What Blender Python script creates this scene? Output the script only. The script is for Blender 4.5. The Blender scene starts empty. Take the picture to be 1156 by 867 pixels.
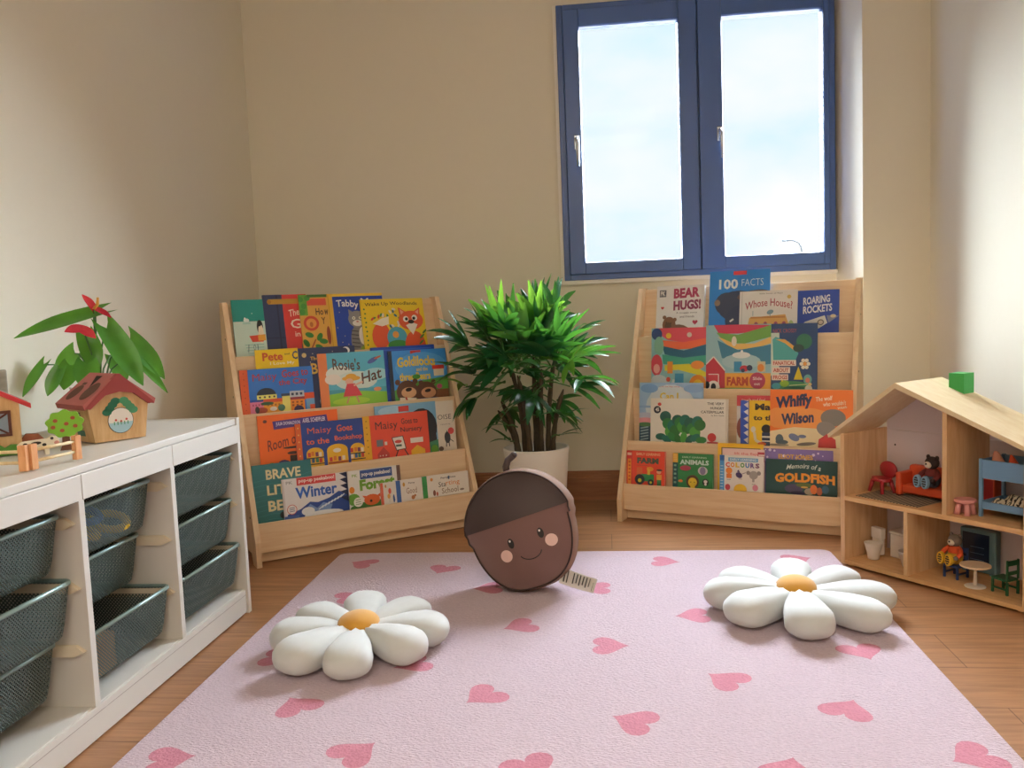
import bpy, bmesh, math, random
from mathutils import Vector, Matrix, Euler
PI = math.pi
S = bpy.context.scene
C = S.collection
RND = random.Random(7)

# ------------------------------------------------------------------ materials
MATS = {}
def lin(h):
    h = h.lstrip('#'); o = []
    for i in (0, 2, 4):
        c = int(h[i:i+2], 16)/255
        o.append(c/12.92 if c <= .04045 else ((c+.055)/1.055)**2.4)
    return (*o, 1)
def new_mat(name):
    m = bpy.data.materials.new(name); m.use_nodes = True
    nt = m.node_tree; b = nt.nodes['Principled BSDF']
    MATS[name] = m
    return m, nt, b
def node(nt, t, **kw):
    n = nt.nodes.new(t)
    for k, v in kw.items():
        if k.startswith('i_'): n.inputs[k[2:].replace('_', ' ')].default_value = v
        else: setattr(n, k, v)
    return n
def mixcol(nt, fac, a, b):
    n = nt.nodes.new('ShaderNodeMix'); n.data_type = 'RGBA'
    for i, v in ((0, fac), (6, a), (7, b)):
        if isinstance(v, (tuple, list, float, int)): n.inputs[i].default_value = v
        else: nt.links.new(v, n.inputs[i])
    return n.outputs[2]
def shade(c, k):
    return (min(1, c[0]*k), min(1, c[1]*k), min(1, c[2]*k), 1)
def plain(name, col, rough=.55, var=.06, scale=30, bump=0., sheen=0., metal=0., spec=.5, coat=0.):
    """one colour with a faint procedural mottling"""
    if name in MATS: return MATS[name]
    m, nt, b = new_mat(name); c = lin(col)
    b.inputs['Roughness'].default_value = rough
    b.inputs['Metallic'].default_value = metal
    b.inputs['Specular IOR Level'].default_value = spec
    if sheen:
        b.inputs['Sheen Weight'].default_value = sheen; b.inputs['Sheen Roughness'].default_value = .6
    if coat: b.inputs['Coat Weight'].default_value = coat
    tc = node(nt, 'ShaderNodeTexCoord'); nz = node(nt, 'ShaderNodeTexNoise', i_Scale=scale, i_Detail=3.)
    nt.links.new(tc.outputs['Object'], nz.inputs['Vector'])
    nt.links.new(mixcol(nt, nz.outputs[0], shade(c, 1-var), shade(c, 1+var)), b.inputs['Base Color'])
    if bump:
        bp = node(nt, 'ShaderNodeBump', i_Strength=bump, i_Distance=.004)
        nt.links.new(nz.outputs[0], bp.inputs['Height']); nt.links.new(bp.outputs[0], b.inputs['Normal'])
    return m
def paint(col):
    """printed ink on a cover"""
    return plain('print_' + col.lstrip('#'), col, rough=.38, var=.03, scale=60)
def wood(name, c1, c2, stretch=(1, 14, 14), scale=5., rough=.5, ring=.5):
    if name in MATS: return MATS[name]
    m, nt, b = new_mat(name)
    tc = node(nt, 'ShaderNodeTexCoord'); mp = node(nt, 'ShaderNodeMapping'); mp.inputs['Scale'].default_value = stretch
    nz = node(nt, 'ShaderNodeTexNoise', i_Scale=scale, i_Detail=6., i_Roughness=.6, i_Distortion=.4)
    nt.links.new(tc.outputs['Object'], mp.inputs[0]); nt.links.new(mp.outputs[0], nz.inputs['Vector'])
    rp = node(nt, 'ShaderNodeValToRGB'); rp.color_ramp.elements[0].position = .32; rp.color_ramp.elements[1].position = .68
    rp.color_ramp.elements[0].color = lin(c2); rp.color_ramp.elements[1].color = lin(c1)
    nt.links.new(nz.outputs[0], rp.inputs[0]); nt.links.new(rp.outputs[0], b.inputs['Base Color'])
    b.inputs['Roughness'].default_value = rough
    bp = node(nt, 'ShaderNodeBump', i_Strength=.06, i_Distance=.002)
    nt.links.new(nz.outputs[0], bp.inputs['Height']); nt.links.new(bp.outputs[0], b.inputs['Normal'])
    return m
def leaf_mat(name, c1, c2, rough=.32, trans=.45, tcol=None):
    if name in MATS: return MATS[name]
    m, nt, b = new_mat(name)
    tc = node(nt, 'ShaderNodeTexCoord'); nz = node(nt, 'ShaderNodeTexNoise', i_Scale=14., i_Detail=4.)
    nt.links.new(tc.outputs['Object'], nz.inputs['Vector'])
    rp = node(nt, 'ShaderNodeValToRGB'); rp.color_ramp.elements[0].position = .35; rp.color_ramp.elements[1].position = .65
    rp.color_ramp.elements[0].color = lin(c1); rp.color_ramp.elements[1].color = lin(c2)
    nt.links.new(nz.outputs[0], rp.inputs[0]); nt.links.new(rp.outputs[0], b.inputs['Base Color'])
    b.inputs['Roughness'].default_value = rough
    tr = node(nt, 'ShaderNodeBsdfTranslucent'); tr.inputs[0].default_value = lin(tcol or c2)
    mx = node(nt, 'ShaderNodeMixShader'); mx.inputs[0].default_value = trans
    out = nt.nodes['Material Output']
    nt.links.new(b.outputs[0], mx.inputs[1]); nt.links.new(tr.outputs[0], mx.inputs[2]); nt.links.new(mx.outputs[0], out.inputs[0])
    return m

birch = wood('birch_wood', '#ecd0ab', '#e0bd93', stretch=(1.2, 18, 18), scale=4)
birch_up = wood('birch_wood_upright', '#ecd0ab', '#e0bd93', stretch=(18, 18, 1.2), scale=4)
pine = wood('pine_wood', '#e3bf92', '#cfa274', stretch=(9, 9, 1.0), scale=6)
pine_flat = wood('pine_wood_lengthwise', '#e9c08c', '#d8a971', stretch=(1, 12, 12), scale=6)
toy_wood = wood('toy_wood', '#dab585', '#c69a66', stretch=(10, 10, 2), scale=7)
fence_wood = wood('fence_wood', '#e0a878', '#cf8f5c', stretch=(16, 16, 3), scale=8)
dowel_wood = wood('dowel_wood', '#ecd9ae', '#dfc594', stretch=(10, 10, 10), scale=8)
skirt_wood = wood('skirting_wood', '#a8714c', '#8d5a3a', stretch=(1, 14, 14), scale=5, rough=.4)
white_paint = plain('white_lacquer', '#dcd8d1', .35, .015, 6)
white_plastic = plain('white_plastic', '#eeeae4', .4, .02, 20)
cream_plastic = plain('cream_runner_plastic', '#e3d6bd', .4, .02, 20)
wall_paint = plain('cream_wall_paint', '#e6dfcd', .85, .012, 40, bump=.05)
ceil_paint = plain('white_ceiling_paint', '#f0ede6', .9, .01, 20)
pages = plain('book_pages', '#f2ede0', .8, .05, 120)

# ------------------------------------------------------------------ mesh building
class MB:
    def __init__(s, mats=None):
        s.bm = bmesh.new(); s.mats = []; s.M = Matrix.Identity(4)
        for m in (mats or []): s.slot(m)
    def slot(s, m):
        if m is None: return 0
        if m not in s.mats: s.mats.append(m)
        return s.mats.index(m)
    def v(s, co): return s.bm.verts.new(s.M @ Vector(co))
    def f(s, vs, m=None, smooth=False):
        try: fc = s.bm.faces.new(vs)
        except ValueError: return None
        fc.material_index = s.slot(m); fc.smooth = smooth
        return fc
    def box(s, x0, x1, y0, y1, z0, z1, m=None, bev=0., M=None):
        b = bmesh.new(); bmesh.ops.create_cube(b, size=1)
        for vv in b.verts:
            vv.co = Vector((x0+(vv.co.x+.5)*(x1-x0), y0+(vv.co.y+.5)*(y1-y0), z0+(vv.co.z+.5)*(z1-z0)))
        if bev: bmesh.ops.bevel(b, geom=b.edges[:], offset=bev, segments=2, affect='EDGES', profile=.5)
        s.join(b, m, M)
    def join(s, b, m=None, M=None, smooth=False):
        mi = s.slot(m); mp = {}
        T = s.M if M is None else s.M @ M
        for vv in b.verts: mp[vv] = s.bm.verts.new(T @ vv.co)
        for fc in b.faces:
            try: n = s.bm.faces.new([mp[q] for q in fc.verts])
            except ValueError: continue
            n.material_index = mi; n.smooth = smooth or fc.smooth
        b.free()
    def ring_loft(s, rings, m=None, cap0=True, cap1=True, smooth=True, close=True):
        R = [[s.v(p) for p in r] for r in rings]
        n = len(R[0])
        for a, b in zip(R, R[1:]):
            for i in range(n if close else n-1):
                j = (i+1) % n
                s.f([a[i], a[j], b[j], b[i]], m, smooth)
        if cap0: s.f(list(reversed(R[0])), m, smooth)
        if cap1: s.f(R[-1], m, smooth)
        return R
    def lathe(s, prof, m=None, n=24, cx=0, cy=0, cap0=True, cap1=True, smooth=True):
        s.ring_loft([[(cx+r*math.cos(2*PI*i/n), cy+r*math.sin(2*PI*i/n), z) for i in range(n)] for r, z in prof], m, cap0, cap1, smooth)
    def tube(s, pts, rad, m=None, n=8, smooth=True):
        pts = [Vector(p) for p in pts]
        if not isinstance(rad, (list, tuple)): rad = [rad]*len(pts)
        rings = []; up = None
        for i, p in enumerate(pts):
            t = (pts[min(i+1, len(pts)-1)]-pts[max(i-1, 0)]).normalized()
            if up is None:
                up = Vector((0, 0, 1)) if abs(t.z) < .9 else Vector((1, 0, 0))
            x = t.cross(up).normalized(); y = x.cross(t).normalized(); up = y
            rings.append([p+(x*math.cos(2*PI*k/n)+y*math.sin(2*PI*k/n))*rad[i] for k in range(n)])
        s.ring_loft(rings, m, smooth=smooth)
    def ell(s, c, r, m=None, nu=18, nv=10, M=None):
        b = bmesh.new(); bmesh.ops.create_uvsphere(b, u_segments=nu, v_segments=nv, radius=1)
        for vv in b.verts: vv.co = Vector((c[0]+vv.co.x*r[0], c[1]+vv.co.y*r[1], c[2]+vv.co.z*r[2])) if M is None else vv.co
        if M is not None:
            for vv in b.verts: vv.co = Vector((vv.co.x*r[0], vv.co.y*r[1], vv.co.z*r[2]))
            M = Matrix.Translation(Vector(c)) @ M
        s.join(b, m, M, smooth=True)
    def prism(s, poly, d0, d1, m=None, axis='y', msides=None):
        """polygon in the plane across an axis, given thickness along it"""
        def P(a, b, d):
            return {'y': (a, d, b), 'z': (a, b, d), 'x': (d, a, b)}[axis]
        A = [s.v(P(a, b, d0)) for a, b in poly]; B = [s.v(P(a, b, d1)) for a, b in poly]
        s.f(A, m); s.f(list(reversed(B)), m); n = len(poly)
        for i in range(n): s.f([A[i], B[i], B[(i+1) % n], A[(i+1) % n]], msides or m)
    def build(s, name, parent=None, loc=None, rot=None, fix=True):
        if fix: bmesh.ops.recalc_face_normals(s.bm, faces=s.bm.faces[:])
        me = bpy.data.meshes.new(name); s.bm.to_mesh(me); s.bm.free()
        for m in s.mats: me.materials.append(m)
        o = bpy.data.objects.new(name, me); C.objects.link(o)
        if parent is not None: o.parent = parent
        if loc is not None: o.location = loc
        if rot is not None: o.rotation_euler = rot
        return o

def tag(o, label, cat, group=None, kind=None):
    o['label'] = label; o['category'] = cat
    if group: o['group'] = group
    if kind: o['kind'] = kind
    return o
def thing(name, label, cat, loc=(0, 0, 0), rot=(0, 0, 0), group=None):
    o = bpy.data.objects.new(name, None); C.objects.link(o)
    o.empty_display_size = .05; o.location = loc; o.rotation_euler = rot
    return tag(o, label, cat, group)
def struct(name, mb):
    o = mb.build(name); o['kind'] = 'structure'
    return o

# ------------------------------------------------------------------ camera
YAW, PITCH, ROLL, FPX = .11203, .085395, -.039705, 957.4
f = Vector((-math.sin(YAW)*math.cos(PITCH), math.cos(YAW)*math.cos(PITCH), -math.sin(PITCH)))
r0 = Vector((math.cos(YAW), math.sin(YAW), 0)); u0 = r0.cross(f)
r = math.cos(ROLL)*r0+math.sin(ROLL)*u0; u = -math.sin(ROLL)*r0+math.cos(ROLL)*u0
cam = bpy.data.cameras.new('camera'); cam.sensor_width = 36; cam.sensor_fit = 'HORIZONTAL'; cam.lens = FPX/1156*36
cam.clip_start = .02; cam.clip_end = 500
co = bpy.data.objects.new('camera', cam); C.objects.link(co)
Mc = Matrix((r, u, -f)).transposed().to_4x4(); Mc.translation = (0, 0, .82)
co.matrix_world = Mc; S.camera = co

# ------------------------------------------------------------------ room
XL, XR, YB, YF, ZC = -1.514, 1.232, 3.62, -2.3, 2.55
mb = MB(); m, nt, b = new_mat('oak_laminate')
tc = node(nt, 'ShaderNodeTexCoord')
br = node(nt, 'ShaderNodeTexBrick', offset=.37, i_Scale=1., i_Mortar_Size=.0012, i_Brick_Width=1.22, i_Row_Height=.19)
br.inputs['Color1'].default_value = lin('#ad7e58'); br.inputs['Color2'].default_value = lin('#a0724d'); br.inputs['Mortar'].default_value = lin('#6d4527')
nt.links.new(tc.outputs['Object'], br.inputs['Vector'])
mp = node(nt, 'ShaderNodeMapping'); mp.inputs['Scale'].default_value = (1.1, 16, 1)
nz = node(nt, 'ShaderNodeTexNoise', i_Scale=4., i_Detail=7., i_Roughness=.62, i_Distortion=.5)
nt.links.new(tc.outputs['Object'], mp.inputs[0]); nt.links.new(mp.outputs[0], nz.inputs['Vector'])
rp = node(nt, 'ShaderNodeValToRGB'); rp.color_ramp.elements[0].position = .3; rp.color_ramp.elements[1].position = .7
rp.color_ramp.elements[0].color = (.62, .56, .5, 1); rp.color_ramp.elements[1].color = (1.12, 1.1, 1.06, 1)
nt.links.new(nz.outputs[0], rp.inputs[0])
mul = node(nt, 'ShaderNodeMix', data_type='RGBA', blend_type='MULTIPLY'); mul.inputs[0].default_value = 1
nt.links.new(br.outputs[0], mul.inputs[6]); nt.links.new(rp.outputs[0], mul.inputs[7])
nt.links.new(mul.outputs[2], b.inputs['Base Color']); b.inputs['Roughness'].default_value = .38
bp = node(nt, 'ShaderNodeBump', i_Strength=.08, i_Distance=.002); nt.links.new(nz.outputs[0], bp.inputs['Height']); nt.links.new(bp.outputs[0], b.inputs['Normal'])
mb.box(XL-.15, XR+.15, YF-.15, YB+.15, -.12, 0, m); struct('floor', mb)
mb = MB(); mb.box(XL-.15, XR+.15, YF-.15, YB+.15, ZC, ZC+.1, ceil_paint); struct('ceiling', mb)
mb = MB(); mb.box(XL-.15, XL, YF, YB+.15, 0, ZC, wall_paint); struct('wall_left', mb)
mb = MB(); mb.box(XR, XR+.15, YF, YB+.15, 0, ZC, wall_paint); struct('wall_right', mb)
mb = MB(); mb.box(XL, XR, YF-.15, YF, 0, ZC, wall_paint); struct('wall_front', mb)
WX0, WX1, WZ0, WZ1 = -.166, .942, .934, 2.062
mb = MB()
mb.box(XL, WX0, YB, YB+.15, 0, ZC, wall_paint); mb.box(WX1, XR, YB, YB+.15, 0, ZC, wall_paint)
mb.box(WX0, WX1, YB, YB+.15, 0, WZ0, wall_paint); mb.box(WX0, WX1, YB, YB+.15, WZ1, ZC, wall_paint)
struct('wall_back', mb)
mb = MB()      # the boxed-in column that fills the corner beside the window
mb.prism([(.945, YB), (.987, 3.40), (XR, 3.40), (XR, YB)], 0, ZC, wall_paint, axis='z'); struct('wall_column', mb)
def skirting(name, x0, x1, y, face):
    mb = MB()
    prof = [(0, 0), (.014, 0), (.014, .094), (.011, .098), (.011, .104), (.008, .108), (.008, .118), (.004, .124), (0, .124)]
    if face == 'back': mb.prism([(y-a, z) for a, z in prof], x0, x1, skirt_wood, axis='x')
    elif face == 'left': mb.prism([(y+a, z) for a, z in prof], x0, x1, skirt_wood, axis='y')
    else: mb.prism([(y-a, z) for a, z in prof], x0, x1, skirt_wood, axis='y')
    struct(name, mb)
skirting('baseboard_back', XL, .945, YB, 'back'); skirting('baseboard_column', .987, XR, 3.40, 'back')
skirting('baseboard_left', YF, YB, XL, 'left'); skirting('baseboard_right', YF, 3.40, XR, 'right')

# window: dark blue aluminium frame, two sashes with handles, clear panes
navy = plain('dark_blue_aluminium', '#3d5c96', .34, .03, 8, spec=.6)
chrome = plain('silver_handle_metal', '#c3cad6', .25, .02, 20, metal=.8)
m, nt, b = new_mat('window_glass'); nt.nodes.remove(b)
tr = node(nt, 'ShaderNodeBsdfTransparent'); gl = node(nt, 'ShaderNodeBsdfGlossy', i_Roughness=.02)
mx = node(nt, 'ShaderNodeMixShader'); mx.inputs[0].default_value = .002
nt.links.new(tr.outputs[0], mx.inputs[1]); nt.links.new(gl.outputs[0], mx.inputs[2])
nt.links.new(mx.outputs[0], nt.nodes['Material Output'].inputs[0]); glass = m
def frame(mb, x0, x1, z0, z1, w, y0, y1, m, bev=.003, wt=None):
    wt = wt or w
    mb.box(x0, x0+w, y0, y1, z0, z1, m, bev); mb.box(x1-w, x1, y0, y1, z0, z1, m, bev)
    mb.box(x0+w, x1-w, y0, y1, z0, z0+wt, m, bev); mb.box(x0+w, x1-w, y0, y1, z1-wt, z1, m, bev)
mb = MB(); frame(mb, -.164, .938, .938, 2.058, .026, 3.59, 3.68, navy)
mb.box(.375, .425, 3.60, 3.68, .964, 2.032, navy, .003)
win = struct('window_1', mb)
for k, (x0, x1, hx) in enumerate(((-.138, .397, -.098), (.403, .912, .452))):
    g0, g1 = ((-.074, .325), (.496, .889))[k]
    mb = MB(); z0, z1 = .962, 2.034
    mb.box(x0, g0, 3.575, 3.64, z0, z1, navy, .003); mb.box(g1, x1, 3.575, 3.64, z0, z1, navy, .003)
    mb.box(g0, g1, 3.575, 3.64, z0, 1.010, navy, .003); mb.box(g0, g1, 3.575, 3.64, 1.966, z1, navy, .003)
    frame(mb, g0-.004, g1+.004, 1.006, 1.970, .006, 3.585, 3.63, navy, .001)
    sa = mb.build('sash', win)
    mb = MB(); mb.box(g0-.002, g1+.002, 3.606, 3.612, 1.008, 1.968, glass); mb.build('pane', win)
    mb = MB(); hx = (-.094, .482)[k]
    mb.box(hx-.011, hx+.011, 3.566, 3.576, 1.47, 1.53, chrome, .003)
    mb.tube([(hx, 3.57, 1.512), (hx, 3.545, 1.512), (hx+.003, 3.538, 1.50), (hx+.004, 3.538, 1.40)], [.008, .008, .008, .006], chrome)
    mb.build('window_handle', win)
trim = plain('white_window_bead', '#efeadf', .5, .02, 20)
mb = MB()
mb.box(-.178, -.164, 3.598, YB, .926, 2.06, trim); mb.box(-.178, .944, 3.594, YB, .922, .938, trim)
struct('trim_1', mb)

# lamp post far outside
grey_metal = plain('grey_post_metal', '#8d98a4', .5, .03, 4)
mb = MB(); mb.tube([(9.42, 42, -9), (9.40, 42, 3.0)], .035, grey_metal); mb.tube([(9.40, 42, 3.0), (9.37, 42, 3.3), (9.25, 42, 3.55), (8.95, 42, 3.67), (8.75, 42, 3.67)], .03, grey_metal)
lp = thing('street_lamp', 'thin grey street lamp far outside the right window pane', 'street lamp', (0, 0, 0))
mb.build('post', lp)
mb = MB(); mb.box(8.45, 8.78, 41.92, 42.08, 3.62, 3.69, grey_metal, .02); mb.build('lamp_head', lp)
# ------------------------------------------------------------------ white storage unit with wire-mesh bins
UX0, UX1, UY1 = -1.485, -1.024, 2.254
UW = 1.055; UY0 = UY1-UW; UH = .556; TH = .018
unit = thing('storage_unit', 'low white storage unit with three columns of pull-out mesh bins along the pale wall', 'storage unit', (0, 0, 0))
mb = MB(); mb.box(UX0, UX1-.004, UY0+TH, UY1-TH, UH-.018, UH-.002, white_paint, .001); mb.build('top_panel', unit)
for y in (UY0, UY1-TH):
    mb = MB(); mb.box(UX0, UX1, y, y+TH, 0, UH, white_paint, .0015); mb.build('side_panel', unit)
DIV = [1.529, 1.880]
for y in DIV:
    mb = MB(); mb.box(UX0, UX1-.003, y-TH/2, y+TH/2, .07, UH-.019, white_paint, .001); mb.build('divider', unit)
mb = MB(); mb.box(UX0, UX0+.006, UY0+TH, UY1-TH, .02, UH-.019, white_paint); mb.build('back_panel', unit)
mb = MB(); mb.box(UX0+.006, UX1-.010, UY0+TH, UY1-TH, .054, .070, white_paint, .001); mb.build('bottom_panel', unit)
mb = MB(); mb.box(UX1-.028, UX1-.006, UY0+TH+.001, UY1-TH-.001, .004, .068, white_paint, .001)
mb.box(UX1-.0062, UX1-.0052, UY0+TH+.002, UY1-TH-.002, .0535, .0545, plain('seam_shadow_grey', '#b3aaa2', .8)); mb.build('plinth', unit)
edges = [UY0+TH, DIV[0]-TH/2, DIV[0]+TH/2, DIV[1]-TH/2, DIV[1]+TH/2, UY1-TH]
cols = [(edges[0], edges[1]), (edges[2], edges[3]), (edges[4], edges[5])]
for k, (a, b_) in enumerate(cols):
    a2 = a-(TH/2-.001 if k else 0)+.0006; b2 = b_+(TH/2-.001 if k < 2 else 0)-.0006
    mb = MB(); mb.box(UX1-.0025, UX1+.0005, a2, b2, .487, .5365, white_paint, .0005)
    mb.box(UX1-.02, UX1-.0035, a+.001, b_-.001, .489, .5365, white_paint, .0005); mb.build('fascia_panel', unit)
RZ = (.447, .318, .192)
for a, b_ in cols:
    for z in RZ:
        for y0, y1, sgn in ((a, a+.010, 1), (b_-.010, b_, -1)):
            mb = MB(); w = UX1-.012
            mb.prism([(UX0+.02, z-.016), (w-.022, z-.016), (w, z-.006), (w-.018, z+.006), (UX0+.02, z+.006)], y0, y1, cream_plastic, axis='y')
            mb.build('runner', unit)
# wire mesh material: woven diagonal wires with gaps that let one see through
m, nt, b = new_mat('bin_wire_mesh')
tc = node(nt, 'ShaderNodeTexCoord')
outs = []
for sc in ((1, 1, 1), (1, 1, -1)):
    mp = node(nt, 'ShaderNodeMapping'); mp.inputs['Scale'].default_value = sc
    wv = node(nt, 'ShaderNodeTexWave', wave_type='BANDS', bands_direction='DIAGONAL', i_Scale=75.)
    nt.links.new(tc.outputs['Object'], mp.inputs[0]); nt.links.new(mp.outputs[0], wv.inputs['Vector']); outs.append(wv.outputs[0])
mxm = node(nt, 'ShaderNodeMath', operation='MAXIMUM'); nt.links.new(outs[0], mxm.inputs[0]); nt.links.new(outs[1], mxm.inputs[1])
rg = node(nt, 'ShaderNodeMapRange'); rg.inputs['From Min'].default_value = .35; rg.inputs['From Max'].default_value = .8
rg.inputs['To Min'].default_value = .1; rg.inputs['To Max'].default_value = .92
nt.links.new(mxm.outputs[0], rg.inputs[0])
b.inputs['Base Color'].default_value = lin('#596864'); b.inputs['Roughness'].default_value = .45; b.inputs['Metallic'].default_value = .25
tr = node(nt, 'ShaderNodeBsdfTransparent'); mx = node(nt, 'ShaderNodeMixShader')
nt.links.new(rg.outputs[0], mx.inputs[0]); nt.links.new(tr.outputs[0], mx.inputs[1]); nt.links.new(b.outputs[0], mx.inputs[2])
nt.links.new(mx.outputs[0], nt.nodes['Material Output'].inputs[0]); wire = m
rim_m = plain('bin_rim_metal', '#8ea6a3', .35, .04, 30, metal=.35)
def make_bin():
    """local: x = towards the room (front at 0), y across, z rim at 0"""
    t = thing('mesh_bin', '', 'storage bin', (0, 0, 0), group='wire mesh bins in the storage unit')
    hw, L = .163, .40
    mb = MB()
    P = [(0, -hw+.012), (0, hw-.012), (-.006, hw-.003), (-.012, hw), (-L+.012, hw), (-L, hw-.012), (-L, -hw+.012), (-L+.012, -hw), (-.012, -hw), (-.006, -hw+.003)]
    n = len(P); Q = P+[P[0]]
    mb.tube([(x, y, 0) for x, y in Q], .0048, rim_m, 8); mb.build('rim', t)
    mb = MB(); rings = []
    for z, kx, ky, dx in ((-.002, 1, 1, 0), (-.03, .985, .975, -.004), (-.08, .955, .93, -.012), (-.102, .935, .90, -.016), (-.110, .90, .87, -.020)):
        rings.append([((x+L/2)*kx-L/2+dx*0, y*ky, z) for x, y in P])
    mb.ring_loft(rings, wire, cap0=False, cap1=True, smooth=False); mb.build('basket', t)
    return t
def copy_thing(root, loc=None, rot=None):
    c = root.copy(); C.objects.link(c)
    if loc is not None: c.location = loc
    if rot is not None: c.rotation_euler = rot
    for ch in root.children:
        k = ch.copy(); C.objects.link(k); k.parent = c
        for g in ch.children:
            d = g.copy(); C.objects.link(d); d.parent = k
    return c
FX = [[-1.064, -1.050, -1.094], [-1.074, -1.112, -1.046], [-1.038, -1.048, -1.034]]
BL = [['top wire mesh bin of the nearest column, cut by the photo edge', 'middle wire mesh bin of the nearest column, pulled forward', 'bottom wire mesh bin of the nearest column, pushed back inside'],
      ['top wire mesh bin of the middle column, yellow rings showing through', 'middle wire mesh bin of the middle column, pushed furthest back', 'bottom wire mesh bin of the middle column with a cardboard box inside'],
      ['top wire mesh bin of the far column beside the end panel', 'middle wire mesh bin of the far column, between two others', 'bottom wire mesh bin of the far column, pulled out furthest']]
proto = None
for ci, (a, b_) in enumerate(cols):
    for ri, z in enumerate(RZ):
        if proto is None: proto = o = make_bin()
        else: o = copy_thing(proto)
        sc = (b_-a-.006)/.3356
        o.scale = (1, sc, 1)
        o.location = (FX[ci][ri], (a+b_)/2, z+.0115); o['label'] = BL[ci][ri]
# what shows through the mesh
ring_m = plain('yellow_toy_plastic', '#e2b526', .45); blue_m = plain('blue_toy_plastic', '#3d64b4', .45)
def torus(mb, c, R, r_, m, M=None, a0=0, a1=2*PI, n=24):
    pts = [(c[0]+R*math.cos(a0+(a1-a0)*i/n), c[1]+R*math.sin(a0+(a1-a0)*i/n), c[2]) for i in range(n+1)]
    mb.tube(pts, r_, m, 8)
for k, (y, z, tl, cc, lb) in enumerate(((1.60, .364, .5, ring_m, 'yellow toy ring nearest the front of the middle top bin'), (1.69, .364, -.4, ring_m, 'yellow toy ring lying mid bin behind the wire mesh'), (1.77, .366, .3, ring_m, 'yellow toy ring at the far end of the middle top bin'), (1.70, .398, .1, blue_m, 'blue toy ring lying above the yellow rings in the bin'))):
    mb = MB(); torus(mb, (0, 0, 0), .036, .009, cc)
    o = mb.build('toy_ring', None, (-1.125-.02*(k % 2), y, z+.018), (tl*.5, .35, 0)); tag(o, lb, 'toy ring', 'toy rings in the top middle bin')
mb = MB(); card = plain('cardboard', '#b3895f', .8, .08, 25)
mb.box(-.05, .05, -.06, .06, 0, .075, card, .002)
o = mb.build('cardboard_box', None, (-1.115, 1.605, .096), (0, 0, .08)); tag(o, 'small brown cardboard box inside the bottom bin of the middle column', 'box')

# ------------------------------------------------------------------ rug
m, nt, b = new_mat('pink_rug_pile')
tc = node(nt, 'ShaderNodeTexCoord')
nz = node(nt, 'ShaderNodeTexNoise', i_Scale=140., i_Detail=3.); nz2 = node(nt, 'ShaderNodeTexNoise', i_Scale=6., i_Detail=3.)
mp = node(nt, 'ShaderNodeMapping'); mp.inputs['Scale'].default_value = (1, 2.2, 1)
nt.links.new(tc.outputs['Object'], mp.inputs[0]); nt.links.new(mp.outputs[0], nz.inputs['Vector']); nt.links.new(tc.outputs['Object'], nz2.inputs['Vector'])
c1 = mixcol(nt, nz.outputs[0], lin('#bea6b5'), lin('#e8d1dc'))
nt.links.new(c1, b.inputs['Base Color']); b.inputs['Roughness'].default_value = .95; b.inputs['Sheen Weight'].default_value = .3
bp = node(nt, 'ShaderNodeBump', i_Strength=.8, i_Distance=.008); nt.links.new(nz.outputs[0], bp.inputs['Height']); nt.links.new(bp.outputs[0], b.inputs['Normal'])
rug_m = m
m, nt, b = new_mat('rose_rug_pile')
tc = node(nt, 'ShaderNodeTexCoord'); nz = node(nt, 'ShaderNodeTexNoise', i_Scale=190., i_Detail=3.)
nt.links.new(tc.outputs['Object'], nz.inputs['Vector'])
nt.links.new(mixcol(nt, nz.outputs[0], lin('#b56c80'), lin('#de97a8')), b.inputs['Base Color']); b.inputs['Roughness'].default_value = .95
bp = node(nt, 'ShaderNodeBump', i_Strength=.55, i_Distance=.006); nt.links.new(nz.outputs[0], bp.inputs['Height']); nt.links.new(bp.outputs[0], b.inputs['Normal'])
heart_m = m
mb = MB()
def rrect(x0, x1, y0, y1, rad, n=6):
    pts = []
    for cx, cy, a in ((x1-rad, y1-rad, 0), (x0+rad, y1-rad, 90), (x0+rad, y0+rad, 180), (x1-rad, y0+rad, 270)):
        for i in range(n+1):
            t = math.radians(a+90*i/n); pts.append((cx+rad*math.cos(t), cy+rad*math.sin(t)))
    return pts
RX0, RX1, RY0, RY1 = -.933, .700, .42, 2.79
base = rrect(RX0, RX1, RY0, RY1, .03)
def inset(p, d): return [(x-d*(1 if x > (RX0+RX1)/2 else -1), y-d*(1 if y > (RY0+RY1)/2 else -1)) for x, y in p]
mb.ring_loft([[(x, y, 0.0) for x, y in base], [(x, y, .007) for x, y in base], [(x, y, .0112) for x, y in inset(base, .004)], [(x, y, .012) for x, y in inset(base, .010)]], rug_m, smooth=False)
def heart(mb, cx, cy, ang, sz, z):
    pts = []
    a = math.radians(ang+90)
    for i in range(28):
        t = 2*PI*i/28
        x = 16*math.sin(t)**3/32; y = (13*math.cos(t)-5*math.cos(2*t)-2*math.cos(3*t)-math.cos(4*t)+2.5)/32
        x *= sz; y *= sz*.95
        pts.append((cx+x*math.cos(a)-y*math.sin(a), cy+x*math.sin(a)+y*math.cos(a)))
    top = [mb.v((x, y, z)) for x, y in pts]; c = mb.v((cx, cy, z+.0004))
    for i in range(28): mb.f([c, top[i], top[(i+1) % 28]], heart_m)
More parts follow.
